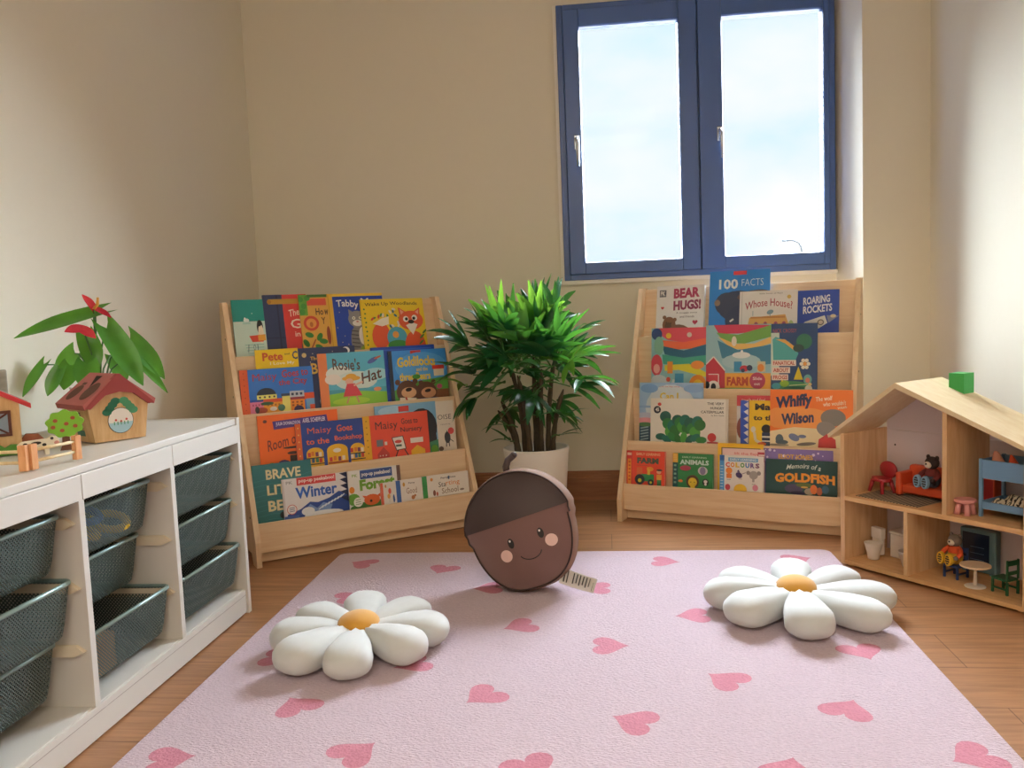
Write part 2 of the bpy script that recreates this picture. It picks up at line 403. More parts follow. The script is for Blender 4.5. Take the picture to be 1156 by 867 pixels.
for x, y, a in [(-.820, 2.663, 160), (-.536, 2.591, -105), (-.758, 2.334, 25), (-.368, 2.409, -170), (-.052, 2.406, 180), (.169, 2.661, -10), (.578, 2.680, 15), (.364, 2.498, -5), (.201, 2.185, 185), (-.244, 2.108, 207), (-.009, 1.984, 0), (.561, 1.954, -80), (.234, 1.803, 140), (-.281, 1.710, 226), (-.670, 1.660, 130), (.030, 1.611, 155), (.453, 1.674, 60), (-.486, 1.476, 52), (-.155, 1.431, -60), (.293, 1.444, 70), (.617, 1.496, 200), (-.829, 1.437, 20), (-.803, 1.905, 0), (-.472, 1.869, -150), (-.3, 1.15, 40), (.2, 1.1, 200), (.55, 1.2, 120), (-.7, 1.1, 300), (0, .85, 80), (.45, .8, 10), (-.5, .75, 160)]:
    heart(mb, x, y, a, .105, .0124)
rug = mb.build('rug', None); tag(rug, 'pale pink rectangular rug scattered with rose hearts on the wooden floor', 'rug')
# ------------------------------------------------------------------ flower cushions
white_plush = plain('white_velvet', '#d6dad9', .85, .03, 30, bump=.12, sheen=.5)
yellow_plush = plain('mustard_velvet', '#d79a2c', .85, .06, 40, bump=.1, sheen=.4)
def flower(x, y, a0, R, label, seed, z=.0125):
    rn = random.Random(seed)
    t = thing('flower_cushion', label, 'cushion', (x, y, z), group='white flower cushions on the rug')
    for k in range(8):
        a = math.radians(a0+45*k+rn.uniform(-4, 4)); L = R-.035+rn.uniform(-.012, .012); W = .066+rn.uniform(-.004, .005); T = .040+rn.uniform(-.003, .003)
        mb = MB(); rings = []; nu = 16; nv = 20
        for i in range(nu+1):
            q = i/nu; s_ = .035+L*(.5-.5*math.cos(PI*q))
            e = (s_-.035)/L
            w = W*(.34*(1-e)+e**.75*1.0)*math.sqrt(max(0, 1-max(0, (e-.62)/.38)**2.3))
            if i == 0: w = .016
            if i == nu: w = .002
            th = T*(.55+.45*math.sin(min(1, e/.62)*PI/2))*math.sqrt(max(.004, 1-max(0, (e-.6)/.4)**2.6))
            ring = []
            for j in range(nv):
                p = 2*PI*j/nv; ca, sa = math.cos(p), math.sin(p)
                lx = w*math.copysign(abs(ca)**.85, ca); lz = th*math.copysign(abs(sa)**.8, sa)
                wr = 1+.11*math.sin(9*p+k)*max(0, 1-e)**2.2+.02*math.sin(5*p+12*e+k)
                zz = max(.0, T*1.0+lz*wr)
                ring.append((s_, lx*wr, zz))
            rings.append([(math.cos(a)*px-math.sin(a)*py, math.sin(a)*px+math.cos(a)*py, pz) for px, py, pz in ring])
        mb.ring_loft(rings, white_plush); o = mb.build('petal', t)
    mb = MB(); mb.ell((0, 0, .062), (.052, .052, .030), yellow_plush, 22, 12); mb.build('flower_centre', t)
flower(-.622, 1.965, -80, .228, 'white plush daisy cushion with mustard centre beside the white storage unit', 3)
flower(.474, 2.225, -94, .246, 'white plush daisy cushion with mustard centre near the dollhouse', 5)

# ------------------------------------------------------------------ acorn cushion
cap_m = plain('dark_chocolate_velvet', '#36221e', .5, .14, 14, bump=.08, sheen=.15)
body_m = plain('brown_velvet', '#6e4a41', .7, .05, 20, bump=.05, sheen=.4)
side_m = plain('tan_velvet', '#7e5d4a', .8, .06, 20, bump=.06)
pipe_m = plain('dark_seam', '#33211d', .7)
ac = thing('acorn_cushion', 'round brown acorn cushion with a smiling face standing on the rug', 'cushion', (-.262, 2.395, .0125))
ac.rotation_euler = Euler((math.radians(-9), 0, math.radians(-7)), 'XYZ')
tilt = math.radians(19); ZC0 = .182
def a_out(th):       # outline in the untilted frame
    c, s_ = math.cos(th), math.sin(th)
    if s_ >= 0: x, z = .166*c, .168*s_
    else: x, z = .158*math.copysign(abs(c)**.76, c), .182*s_
    x *= 1.022 if z > .026 else .985
    return x, z
def a_P(x, z, y):    # tilt in its own plane, rest on the rug
    return (x*math.cos(tilt)-z*math.sin(tilt), y, ZC0+x*math.sin(tilt)+z*math.cos(tilt))
NA = 72
def a_h(q): return .040*(1-q**2.6)
def a_face(x, z):
    th = math.atan2(z/.182, x/.163); ox, oz = a_out(th); q = min(1, math.hypot(x, z)/math.hypot(ox, oz))
    return -.040-a_h(q)
LINE = .026
def clip_poly(upper):
    """grid of the front panel on one side of the cap line"""
    mb = MB(); rows = 14; cols_ = 30; V = []
    # boundary angles where the outline crosses the cap line
    for r_i in range(rows+1):
        q = r_i/rows
        if upper: z = LINE+(a_out(PI/2)[1]*.955-LINE)*math.sin(q*PI/2)
        else: z = LINE+(a_out(-PI/2)[1]*.955-LINE)*math.sin(q*PI/2)
        zz = z/.955; e = min(1, abs(zz)/(.168 if zz > 0 else .182))
        best = max(.003, (.166 if zz > 0 else .158)*math.sqrt(max(0, 1-e*e))**(1 if zz > 0 else .76)*.955*(1.022 if upper else .985))
        row = []
        for c_i in range(cols_+1):
            x = best*math.sin((c_i/cols_-.5)*PI)
            lift = -.004*math.exp(-((z-LINE)/.03)**2) if upper else 0
            row.append(mb.v(a_P(x, z, a_face(x, z)+lift)))
        V.append(row)
    for a, b_ in zip(V, V[1:]):
        for i in range(cols_): mb.f([a[i], a[i+1], b_[i+1], b_[i]], None, True)
    return mb
for nm, up, mt in (('face_panel', False, body_m), ('cap', True, cap_m)):
    mb = clip_poly(up); mb.slot(mt); o = mb.build(nm, ac, fix=True)
    if nm == 'face_panel': facep = o
mb = MB(); rings = []
for k, (q, y) in enumerate(((.945, -.047), (.975, -.040), (1.0, -.022), (1.01, 0), (1.0, .022), (.96, .044), (.85, .062), (.6, .074), (.3, .079), (.02, .08))):
    rings.append([a_P(a_out(2*PI*i/NA)[0]*q, a_out(2*PI*i/NA)[1]*q, y) for i in range(NA)])
mb.ring_loft(rings, side_m, cap0=False); mb.build('gusset', ac)
mb = MB(); mb.tube([a_P(a_out(2*PI*i/NA)[0]*.957, a_out(2*PI*i/NA)[1]*.957, -.046) for i in range(NA+1)], .0026, pipe_m, 8); mb.build('piping', ac)
mb = MB(); mb.tube([a_P(.006, .158, 0), a_P(.010, .180, -.002), a_P(.022, .196, -.002), a_P(.042, .204, -.002)], [.011, .0105, .010, .010], cap_m, 10)
c = a_P(.044, .205, -.002); mb.ell(c, (.010, .010, .010), cap_m, 10, 8); mb.build('stem', ac)
k_ = .000614
def disc_on_face(mb, cx, cz, rx, rz, m, off=.0012, n=24, rings=3):
    V = []
    for ri in range(1, rings+1):
        V.append([mb.v(a_P(cx+rx*ri/rings*math.cos(2*PI*i/n), cz+rz*ri/rings*math.sin(2*PI*i/n), a_face(cx+rx*ri/rings*math.cos(2*PI*i/n), cz+rz*ri/rings*math.sin(2*PI*i/n))-off)) for i in range(n)])
    c = mb.v(a_P(cx, cz, a_face(cx, cz)-off*1.5))
    for i in range(n): mb.f([c, V[0][i], V[0][(i+1) % n]], m, True)
    for a, b_ in zip(V, V[1:]):
        for i in range(n): mb.f([a[i], b_[i], b_[(i+1) % n], a[(i+1) % n]], m, True)
black = plain('black_thread', '#15100f', .5); cheek_m = plain('pale_pink_felt', '#e6c4ba', .8, .03); eyew = plain('white_thread', '#f4f0ec', .5)
for cx, cz in ((-46*k_, -55*k_), (102*k_, -50*k_)):
    mb = MB(); disc_on_face(mb, cx, cz, .0088, .0145, black); disc_on_face(mb, cx-.001, cz+.007, .0028, .0034, eyew, .0022, 12, 1); mb.build('eye', ac)
for cx, cz in ((-86*k_, -104*k_), (138*k_, -96*k_)):
    mb = MB(); disc_on_face(mb, cx, cz, .0175, .0175, cheek_m); mb.build('cheek', ac)
mb = MB(); pts = []
for i in range(15):
    a = PI*(1.10+.80*i/14); x = 30*k_+.033*math.cos(a); z = -112*k_+.024*math.sin(a); pts.append(a_P(x, z, a_face(x, z)-.0012))
mb.tube(pts, .0014, black, 6); mb.build('mouth', ac)
tagm = plain('white_satin_ribbon', '#e9e4e0', .5, .03, 40); ink = plain('tag_ink', '#4b4848', .6)
def quad_grid(mb, p00, p10, p11, p01, m, nu=6, nv=2, bow=0.):
    p00, p10, p11, p01 = map(Vector, (p00, p10, p11, p01)); nrm = (p10-p00).cross(p01-p00).normalized()
    V = [[mb.v(p00.lerp(p10, i/nu).lerp(p01.lerp(p11, i/nu), j/nv)+nrm*bow*math.sin(PI*i/nu)) for i in range(nu+1)] for j in range(nv+1)]
    for j in range(nv):
        for i in range(nu): mb.f([V[j][i], V[j][i+1], V[j+1][i+1], V[j+1][i]], m, True)
mb = MB(); T0 = (.118, -.004, .070); T1 = (.222, -.022, .040); T2 = (.212, -.040, .004); T3 = (.112, -.03, .028)
quad_grid(mb, T0, T1, T2, T3, tagm, bow=.004)
def tq(u0, u1, v0, v1):
    P = lambda a, b: Vector(T0).lerp(Vector(T1), a).lerp(Vector(T3).lerp(Vector(T2), a), b)
    n = (Vector(T1)-Vector(T0)).cross(Vector(T3)-Vector(T0)).normalized()
    s_ = 1 if n.y < 0 else -1
    quad_grid(mb, *[P(a, b)+n*s_*.0012 for a, b in ((u0, v0), (u1, v0), (u1, v1), (u0, v1))], ink, 6, 1, bow=.004)
for i in range(6): tq(.36+.09*i, .36+.09*i+.03, .12, .80-.1*(i % 2))
tq(.10, .22, .1, .85); tq(.92, .96, .3, .9)
mb.build('care_tag', ac)
# ------------------------------------------------------------------ big potted palm
pot_m = plain('matt_white_ceramic', '#e9e4da', .5, .02, 12); soil_m = plain('potting_soil', '#2c2119', .95, .4, 80, bump=.6)
palm_leaf = leaf_mat('palm_leaf', '#10402a', '#1f6038', .3, .24, '#66b03a'); stem_m = plain('palm_cane_fibre', '#4a3d2a', .85, .35, 60, bump=.5); petiole_m = plain('palm_petiole', '#3f6a2c', .5, .15, 40)
PX, PY = -.277, 3.20
palm = thing('potted_palm', 'tall bushy green lady palm in a white round pot between the two book displays', 'potted plant', (PX, PY, 0))
mb = MB(); mb.lathe([(.02, .0), (.098, 0), (.102, .006), (.122, .270), (.126, .292), (.126, .299), (.122, .302), (.116, .299), (.113, .27), (.02, .262)], pot_m, 40); mb.build('pot', palm)
mb = MB(); mb.lathe([(.112, .266), (.08, .272), (.01, .274)], soil_m, 24, cap0=False); mb.build('soil', palm)
rp_ = random.Random(21)
def strap(mb, p, d, nrm, L, W, droop, m, nseg=6, tip=.55, fold=.25):
    """a folded strap leaf starting at p, heading d, drooping under its weight"""
    p = Vector(p); d = Vector(d).normalized(); nrm = Vector(nrm)
    rows = []
    for i in range(nseg+1):
        q = i/nseg
        side = d.cross(nrm).normalized(); nn = side.cross(d).normalized()
        w = W*(math.sin(PI*min(1, .12+q*.95))**.6 if q < .75 else (math.sin(PI*(.12+.75*.95))**.6)*(1-(q-.75)/.25*(1-tip*.35)))
        rows.append((mb.v(p-side*w/2+nn*fold*w/2), mb.v(p), mb.v(p+side*w/2+nn*fold*w/2)))
        p = p+d*(L/nseg); d = (d+Vector((0, 0, -droop/nseg))).normalized(); nrm = nn
    for a, b_ in zip(rows, rows[1:]):
        mb.f([a[0], a[1], b_[1], b_[0]], m, True); mb.f([a[1], a[2], b_[2], b_[1]], m, True)
def near_shelf(p):
    """true if a local point would poke into a bookshelf or the wall"""
    x, y, z = p.x+PX, p.y+PY, p.z
    if y > 3.56: return True
    for A, a, lo in (((-1.175, 2.648), .614559, True), ((.024, 3.223), -.385405, False)):
        dx, dy = x-A[0], y-A[1]; s_ = dx*math.cos(a)+dy*math.sin(a); t_ = -dx*math.sin(a)+dy*math.cos(a)
        front = max(0, .01+.375*(z-.1))-.03
        if -.015 < s_ < .858 and t_ > front-.02: return True
    return False
def frond(base, d, pl, nl, L, W, spread, droop, m=None, roll=0., lift=.2):
    mb = MB(); base = Vector(base); d = Vector(d).normalized(); m = m or palm_leaf
    hub = base+d*pl+Vector((0, 0, -.02*pl))
    side = d.cross(Vector((0, 0, 1)))
    if side.length < .1: side = Vector((1, 0, 0))
    side.normalize(); side = Matrix.Rotation(math.radians(roll), 3, d) @ side; up = side.cross(d).normalized()
    if near_shelf(hub): return False
    for k in range(nl):
        a = math.radians(spread)*(k/(nl-1)-.5)*2 if nl > 1 else 0
        a += rp_.uniform(-.10, .10)
        dd = (d*math.cos(a)+side*math.sin(a)+up*rp_.uniform(lift-.22, lift+.22)).normalized()
        l = L*(1-.22*abs(a)/1.6)*rp_.uniform(.82, 1.1)
        e = hub+dd*l+Vector((0, 0, -droop*l*.5))
        while l > .06 and (near_shelf(e) or near_shelf(hub+dd*l*.6)): l *= .8; e = hub+dd*l
        if l <= .07: continue
        strap(mb, hub+dd*.006, dd, up, l, W*rp_.uniform(.75, 1.15), droop*rp_.uniform(.3, 1.7), m, tip=rp_.uniform(.2, .8), fold=rp_.uniform(.15, .5))
    mb.tube([base, base+d*pl*.5+Vector((0, 0, .006)), hub], [.0035, .003, .0026], petiole_m, 6)
    mb.build('frond', palm, fix=False)
    return True
canes = [(-.066, -.01, .48, -.05), (-.045, .03, .62, -.04), (-.02, -.035, .58, -.03), (.0, .02, .66, 0.0), (.022, -.02, .60, .01), (.045, .025, .64, .03), (.065, -.012, .52, .04), (-.075, .03, .44, -.06), (.01, .055, .55, .0)]
tops = []
for x, y, h, lean in canes:
    mb = MB(); pts = []; rad = []
    for i in range(9):
        q = i/8; pts.append((x+lean*q*q*1.2, y*(1+.3*q), .262+(h-.262)*q)); rad.append((.0115 if i % 2 else .0095)*(1-.25*q)*(1 if i < 8 else .35))
    mb.tube(pts, rad, stem_m, 8); mb.build('cane', palm); tops.append(Vector(pts[-1]))
backlit_leaf = leaf_mat('palm_backlit_leaf', '#2c7230', '#47913a', .3, .36, '#98cf42')  # brighter copy of the palm leaf: backlight painted into some upper fronds
made = 0
def ring_of(n, el0, el1, z0, z1, p0, p1, L0, L1, sp0, sp1, droop, backlit=0., off=0):
    for k in range(n):
        az = off+k*360/n+rp_.uniform(-13, 13); a = math.radians(az); e = math.radians(rp_.uniform(el0, el1))
        b_ = tops[(k*4+n) % len(tops)].copy(); b_.x *= .85; b_.y *= .85; b_.z = rp_.uniform(z0, z1)
        d = Vector((math.cos(a)*math.cos(e)*1.15, math.sin(a)*math.cos(e), math.sin(e)))
        frond(b_, d, rp_.uniform(p0, p1), rp_.choice((5, 6, 7)), rp_.uniform(L0, L1), .034, rp_.uniform(sp0, sp1), droop, backlit_leaf if rp_.random() < backlit else None, rp_.uniform(-50, 50), rp_.uniform(.0, .45))
ring_of(13, -35, 0, .47, .60, .08, .15, .12, .17, 38, 65, .8)
ring_of(17, -5, 22, .55, .66, .10, .17, .15, .20, 42, 70, .65, .06, 10)
ring_of(16, 18, 48, .58, .68, .08, .15, .15, .20, 35, 62, .5, .15, 5)
ring_of(13, 45, 75, .60, .70, .06, .14, .14, .185, 28, 55, .3, .4)
ring_of(6, 76, 89, .62, .70, .07, .13, .14, .18, 22, 45, .15, .5, 20)
for az, z in ((200, .38), (20, .40), (330, .34), (160, .31), (280, .42), (95, .45)):    # low side shoots
    a = math.radians(az); frond((.07*math.cos(a), .05*math.sin(a), z), (math.cos(a), math.sin(a), .25), .04, 3, .10, .018, 45, .6)

# ------------------------------------------------------------------ toys and plant on the white unit
TZ = UH
red_paint = plain('matt_red_toy_paint', '#a85a54', .6, .06, 30); gable_red = plain('brick_red_toy_paint', '#8f3532', .6, .05, 30); dark_hole = plain('dark_hole_shadow_wood', '#5b3a2c', .8, .1, 20)
hx, hy = -1.17, 1.804; ha = math.atan2(.835, .551)
def gpoly(w0, w1, ze, zr): return [(-w0/2, 0), (w0/2, 0), (w1/2, ze), (0, zr), (-w1/2, ze)]
hs = thing('shape_sorter_house', 'wooden toy house with red roof holes and a painted flower pot on its side', 'toy house', (hx, hy, TZ+.0005), (0, 0, ha))
# local: x along the gable face (0..W), y depth away from the room, z up
W_, D_ = .127, .125
mb = MB(); mb.prism([(.004, 0), (W_-.004, 0), (W_+.008, .086), (W_/2, .140), (-.008, .086)], 0, D_, toy_wood, axis='y')
mb.build('house_body', hs)
mb = MB()
ov = .010
for sgn in (-1, 1):
    xe = W_/2+sgn*(W_/2+.018); xr = W_/2
    P = [(xe, .078), (xr, .140), (xr, .156), (xe+sgn*.004, .090)]
    if sgn < 0:
        # roof pane with three cut shapes seen as recesses
        mb.prism(P, -ov, D_+ov, red_paint, axis='y')
    else: mb.prism(P, -ov, D_+ov, red_paint, axis='y')
# gable fascia: red triangle above the painted face
mb.prism([(-.018, .082), (-.006, .079), (.030, .108), (W_/2, .114), (W_-.030, .108), (W_+.006, .079), (W_+.018, .082), (W_/2+.003, .156), (W_/2-.003, .156)], -ov-.001, -.001, gable_red, axis='y')
ro = mb.build('roof', hs)
mb = MB()
e0 = Vector((W_/2-(W_/2+.022), 0, .090)); e1 = Vector((W_/2, 0, .156)); sl = e1-e0; nrm = Vector((-sl.z, 0, sl.x)).normalized()
def roofpt(a, y, k=.0009): return e0+sl*a+Vector((0, y, 0))+nrm*k
def rpoly(pts, m): mb.f([mb.v(roofpt(a, y)) for a, y in pts], m)
rpoly([(.42+.30*math.sin(2*PI*i/20)*.9, .028+.026*math.cos(2*PI*i/20)) for i in range(20)], dark_hole)
rpoly([(.36+.26*math.sin(2*PI*i/20)*.9, .095+.022*math.cos(2*PI*i/20)) for i in range(20)], dark_hole)
rpoly([(.60, .085), (.68, .085), (.68, .105), (.60, .105)], dark_hole)
rpoly([(.52, .052), (.90, .048), (.90, .080)], plain('black_hole', '#1e1512', .9)); mb.build('shape_holes', ro)
# painted pot with leaves on the gable face, window on the side
mb = MB(); pc = {k: paint(v) for k, v in dict(w='#f0ebe6', b='#a9cfdc', g='#1f6a4d', g2='#4f9a70', r='#c8504c', d='#3a2a24', y='#efe2b0', dk='#4c3b33').items()}
def face_poly(pts, m, k): mb.f([mb.v((x, -.0004*k, z)) for x, z in pts], m)
cx, cz = .066, .046
circ = lambda cx, cz, r_, a0=0, a1=2*PI, n=24: [(cx+r_*math.cos(a0+(a1-a0)*i/n), cz+r_*math.sin(a0+(a1-a0)*i/n)) for i in range(n+(0 if abs(a1-a0) > 6 else 1))]
face_poly(circ(cx, cz, .0305), pc['d'], 1); face_poly(circ(cx, cz, .0290), pc['w'], 2)
face_poly(circ(cx, cz, .0290, PI*1.05, PI*1.95), pc['b'], 3)
for q in (-1, 1):
    for i in range(4):
        t = i/3; lx, lz = cx+q*(.010+.021*t), cz+.046-.024*t
        face_poly([(lx+.0115*math.cos(a), lz+.0085*math.sin(a)) for a in [2*PI*k/10 for k in range(10)]], pc['g' if q < 0 else 'g2'], 4)
for dx in (-.012, .0, .013): face_poly(circ(cx+dx, cz-.002+abs(dx)*.3, .0028, n=8), pc['r'], 5)
for dx in (-.016, -.008, .0, .008, .016): face_poly([(cx+dx-.001, cz-.010), (cx+dx+.001, cz-.010), (cx+dx+.0012, cz-.002), (cx+dx-.0012, cz-.002)], pc['g2'], 5)
mb.build('painted_pot', hs)
mb = MB()
def side_poly(y0, y1, z0, z1, m, k): 
    xx = lambda z: .004-.012*z/.086-.0004*k
    mb.f([mb.v((xx(z), y, z)) for y, z in ((y0, z0), (y1, z0), (y1, z1), (y0, z1))], m)
side_poly(.045, .085, .030, .070, pc['dk'], 1); side_poly(.054, .076, .032, .068, pc['y'], 2); side_poly(.0645, .0655, .032, .068, pc['dk'], 3); side_poly(.054, .076, .0495, .0505, pc['dk'], 3)
for yy in (.047, .079):
    for zz in (.036, .046, .056, .064): side_poly(yy, yy+.004, zz, zz+.002, pc['y'], 2)
side_poly(.040, .080, .014, .028, pc['g'], 2); mb.build('painted_window', hs)

# anthurium in a white pot behind the toy house
an_leaf = leaf_mat('anthurium_leaf', '#2d6a2a', '#4a8f35', .28, .3, '#8fcf3e'); an_red = leaf_mat('anthurium_flower', '#b02436', '#d8404a', .22, .15, '#e05050'); spad = plain('spadix_yellow', '#d9a54a', .6)
AX, AY = -1.335, 2.10
an = thing('potted_anthurium', 'red flowering anthurium with drooping heart-shaped leaves in a white pot behind the toy house', 'potted plant', (AX, AY, TZ))
mb = MB(); mb.lathe([(.01, 0), (.052, 0), (.055, .004), (.068, .105), (.070, .112), (.066, .113), (.062, .10), (.01, .096)], pot_m, 30); mb.build('pot', an)
mb = MB(); mb.lathe([(.061, .099), (.01, .102)], soil_m, 20, cap0=False); mb.build('soil', an)
def heart_leaf(mb, base, d, nrm, L, W, m, bend=.5, cup=.25):
    """heart-shaped leaf: base notch at the stalk, point at the end"""
    base = Vector(base); d = Vector(d).normalized(); nrm = Vector(nrm); side = d.cross(nrm).normalized(); nrm = side.cross(d)
    n = 10; rows = []
    p = base.copy(); dd = d.copy(); nn = nrm.copy()
    for i in range(n+1):
        q = i/n
        w = W*(math.sin(PI*min(1, q*.62+.24))**1.1)*max(0, 1-q**4)**.5 if q < 1 else .001
        row = []
        for j in (-1, -.5, 0, .5, 1):
            back = -.22*L*(abs(j)**1.5)*max(0, 1-q*2.2)
            row.append(mb.v(p+side*(w*j)+nn*(cup*w*abs(j)**1.5)+dd*back))
        rows.append(row)
        p = p+dd*(L/n); dd = (dd+Vector((0, 0, -bend/n))).normalized(); nn = side.cross(dd)
    for a, b_ in zip(rows, rows[1:]):
        for j in range(4): mb.f([a[j], a[j+1], b_[j+1], b_[j]], m, True)
# leaves as (right, height, depth) of the stalk end and of the tip in the plant's own upright frame, then the half width
vr = Vector((.844, .536, 0)); vd = Vector((-.536, .844, 0))
def av(a, h, dep): return vr*a+vd*dep+Vector((0, 0, h))
LV = [((.012, .305, -.03), (-.176, .245, -.10), .026, (-.1, .75, -.65), .10), ((-.120, .178, -.05), (-.170, .100, -.07), .016, (-.5, .3, -.8), .2),
      ((-.085, .164, -.08), (-.115, .100, -.10), .019, (-.3, .3, -.9), .2), ((-.060, .172, -.06), (-.078, .112, -.10), .026, (-.1, .3, -.95), .3),
      ((-.022, .176, -.09), (-.028, .108, -.13), .031, (0, .3, -.95), .3), ((-.020, .245, -.02), (.000, .150, -.05), .028, (.1, .25, -.95), .2),
      ((.030, .262, -.03), (.104, .108, -.08), .034, (.25, .35, -.9), .15), ((.085, .232, .0), (.160, .118, -.03), .029, (.3, .4, -.85), .2),
      ((.088, .188, -.02), (.164, .082, -.05), .015, (.4, .3, -.85), .15), ((.045, .118, -.03), (.086, .102, -.05), .010, (.1, .8, -.5), .1),
      ((.040, .190, .06), (.070, .110, .10), .030, (0, .5, -.8), .3), ((-.05, .200, .06), (-.10, .120, .10), .030, (0, .5, -.8), .3)]
def stalk(mb, tip, r_=.0024):
    t = Vector(tip); mb.tube([(t.x*.12, t.y*.12, .10), (t.x*.38, t.y*.38, .10+(t.z-.10)*.62), (t.x*.8, t.y*.8, .10+(t.z-.10)*.98), tuple(t)], [r_, r_*.9, r_*.8, r_*.7], petiole_m, 6)
for base, tip, W, nr, bend in LV:
    b_ = av(*base); t_ = av(*tip); n_ = vr*nr[0]+Vector((0, 0, 1))*nr[1]+vd*nr[2]
    mb = MB(); heart_leaf(mb, b_, t_-b_+Vector((0, 0, (t_-b_).length*bend*.5)), n_, (t_-b_).length, W, an_leaf, bend)
    stalk(mb, b_+(t_-b_)*.02); mb.build('leaf', an, fix=False)
for base, tip, W, nr in (((.002, .312, -.04), (-.020, .352, -.03), .013, (.6, .3, -.7)), ((.004, .312, -.045), (.044, .290, -.06), .013, (.2, .9, -.5)), ((-.028, .262, -.10), (-.066, .260, -.12), .014, (0, .6, -.8)), ((-.030, .262, -.10), (.004, .240, -.12), .014, (.1, .6, -.8))):
    b_ = av(*base); t_ = av(*tip); n_ = vr*nr[0]+Vector((0, 0, 1))*nr[1]+vd*nr[2]
    mb = MB(); heart_leaf(mb, b_, t_-b_, n_, (t_-b_).length, W, an_red, .15, .4); stalk(mb, b_, .002)
    if W < .0135: mb.tube([tuple(b_), tuple(b_+vr*.010+Vector((0, 0, .012))), tuple(b_+vr*.012+Vector((0, 0, .030)))], [.003, .003, .002], spad, 8)
    mb.build('flower', an, fix=False)

# toy barn at the left edge
t_red = plain('bright_red_toy_paint', '#c5313a', .5); t_slate = plain('grey_slate_paint', '#8f938d', .7, .08, 30)
bx, by = -1.30, 1.66
barn = thing('toy_barn', 'wooden toy barn with red roof edge and crossed window cut by the left photo edge', 'toy barn', (bx, by, TZ+.0005), (0, 0, math.radians(38)))
mb = MB(); mb.prism([(-.19, 0), (.05, 0), (.05, .108), (-.07, .178), (-.19, .108)], 0, .075, toy_wood, axis='y'); mb.build('barn_body', barn)
mb = MB()
for sgn in (-1, 1):
    mb.prism([(-.07, .176), (-.07+sgn*.142, .096), (-.07+sgn*.142, .106), (-.07, .188)], -.006, .02, t_red, axis='y')
    mb.prism([(-.07, .177), (-.07+sgn*.138, .099), (-.07+sgn*.138, .106), (-.07, .186)], .02, .085, t_slate, axis='y')
mb.build('roof', barn)
mb = MB(); wf = plain('dark_brown_toy_paint', '#5e3025', .6); wb = paint('#8f9fb0')
mb.box(-.042, .028, -.002, -.0005, .045, .09, wb)
for a, b_ in (((-.044, .043), (.030, .043)), ((-.044, .092), (.030, .092))): mb.box(a[0], b_[0], -.005, -.002, a[1]-.003, a[1]+.003, wf)
for x in (-.044, .030): mb.box(x-.003, x+.003, -.005, -.002, .040, .095, wf)
for s_ in (-1, 1): mb.tube([(-.042, -.0035, .0675-s_*.023), (.028, -.0035, .0675+s_*.023)], .0022, wf, 6)
mb.build('barn_window', barn)
g_bush = plain('green_toy_paint', '#4f8a2d', .6, .1, 30)
mb = MB(); mb.prism([(-.06, 0)]+[(-.06+.11*i/10, .012+.012*abs(math.sin(i*1.3))) for i in range(11)]+[(.05, 0)], -.014, -.003, g_bush, axis='y'); mb.build('painted_bush', barn)
slate_wood = wood('grey_weathered_wood', '#a39c8a', '#857e6e'); gs = MB(); gs.box(-.035, .035, -.006, .006, 0, .176, slate_wood, .003)
o = gs.build('slate_board', None, (-1.40, 1.79, TZ+.0005), (0, 0, math.radians(60))); tag(o, 'grey slatted wooden board standing behind the toy barn', 'board')
# toy tree
lime = plain('lime_toy_paint', '#7cb52f', .5, .06, 20); tr_b = plain('tree_trunk_paint', '#6b4129', .6); apple = paint('#9c4a2c')
tt = thing('toy_tree', 'round lime green toy tree dotted with red apples beside the toy house', 'toy tree', (-1.180, 1.722, TZ+.0005), (0, 0, math.radians(32)))
mb = MB(); mb.prism([(.036*(1+.07*math.sin(9*a))*math.cos(a), .058+.029*(1+.07*math.sin(9*a))*math.sin(a)) for a in [2*PI*i/54 for i in range(54)]], -.007, .007, lime, axis='y')
cr = mb.build('crown', tt)
mb = MB()
for x, z in ((-.018, .066), (-.023, .052), (.003, .058), (.016, .070), (.020, .052), (-.006, .044)):
    mb.f([mb.v((x+.0048*math.cos(2*PI*i/10), -.0074, z+.0042*math.sin(2*PI*i/10))) for i in range(10)], apple)
mb.build('apple_dots', cr)
mb = MB(); mb.prism([(-.013, 0), (.013, 0), (.008, .012), (.007, .034), (-.007, .034), (-.008, .012)], -.0065, .0065, tr_b, axis='y'); mb.build('trunk', tt)
# hill, cow, fence
t = thing('toy_kennel', 'small brown wooden hill shaped toy in front of the toy barn', 'toy', (-1.262, 1.722, TZ+.0005), (0, 0, math.radians(35)))
mb = MB(); mb.prism([(-.032, 0), (.032, 0), (.030, .018), (.014, .036), (-.010, .038), (-.028, .018)], -.008, .008, plain('rust_toy_paint', '#96553a', .6), axis='y'); mb.build('toy_body', t)
mb = MB(); mb.prism([(-.014, .006), (-.004, .006), (-.004, .018), (-.009, .022), (-.014, .018)], -.0095, -.0082, paint('#e4ddd0'), axis='y'); mb.build('painted_door', t)
cow_w = plain('cow_white_paint', '#e9dfc8', .6); cow_b = plain('cow_black_paint', '#2c2622', .6)
t = thing('toy_cow', 'black and white wooden toy cow behind the wooden fence', 'toy cow', (-1.196, 1.652, TZ+.0005), (0, 0, math.radians(48)))
mb = MB(); mb.prism([(-.045, 0), (-.037, 0), (-.035, .014), (.012, .014), (.014, 0), (.022, 0), (.023, .018), (.030, .024), (.044, .022), (.047, .032), (.040, .044), (.030, .046), (.020, .040), (-.036, .038), (-.046, .030)], -.006, .006, cow_w, axis='y'); cb = mb.build('cow_body', t); t.scale = (.85, .9, .85)
mb = MB()
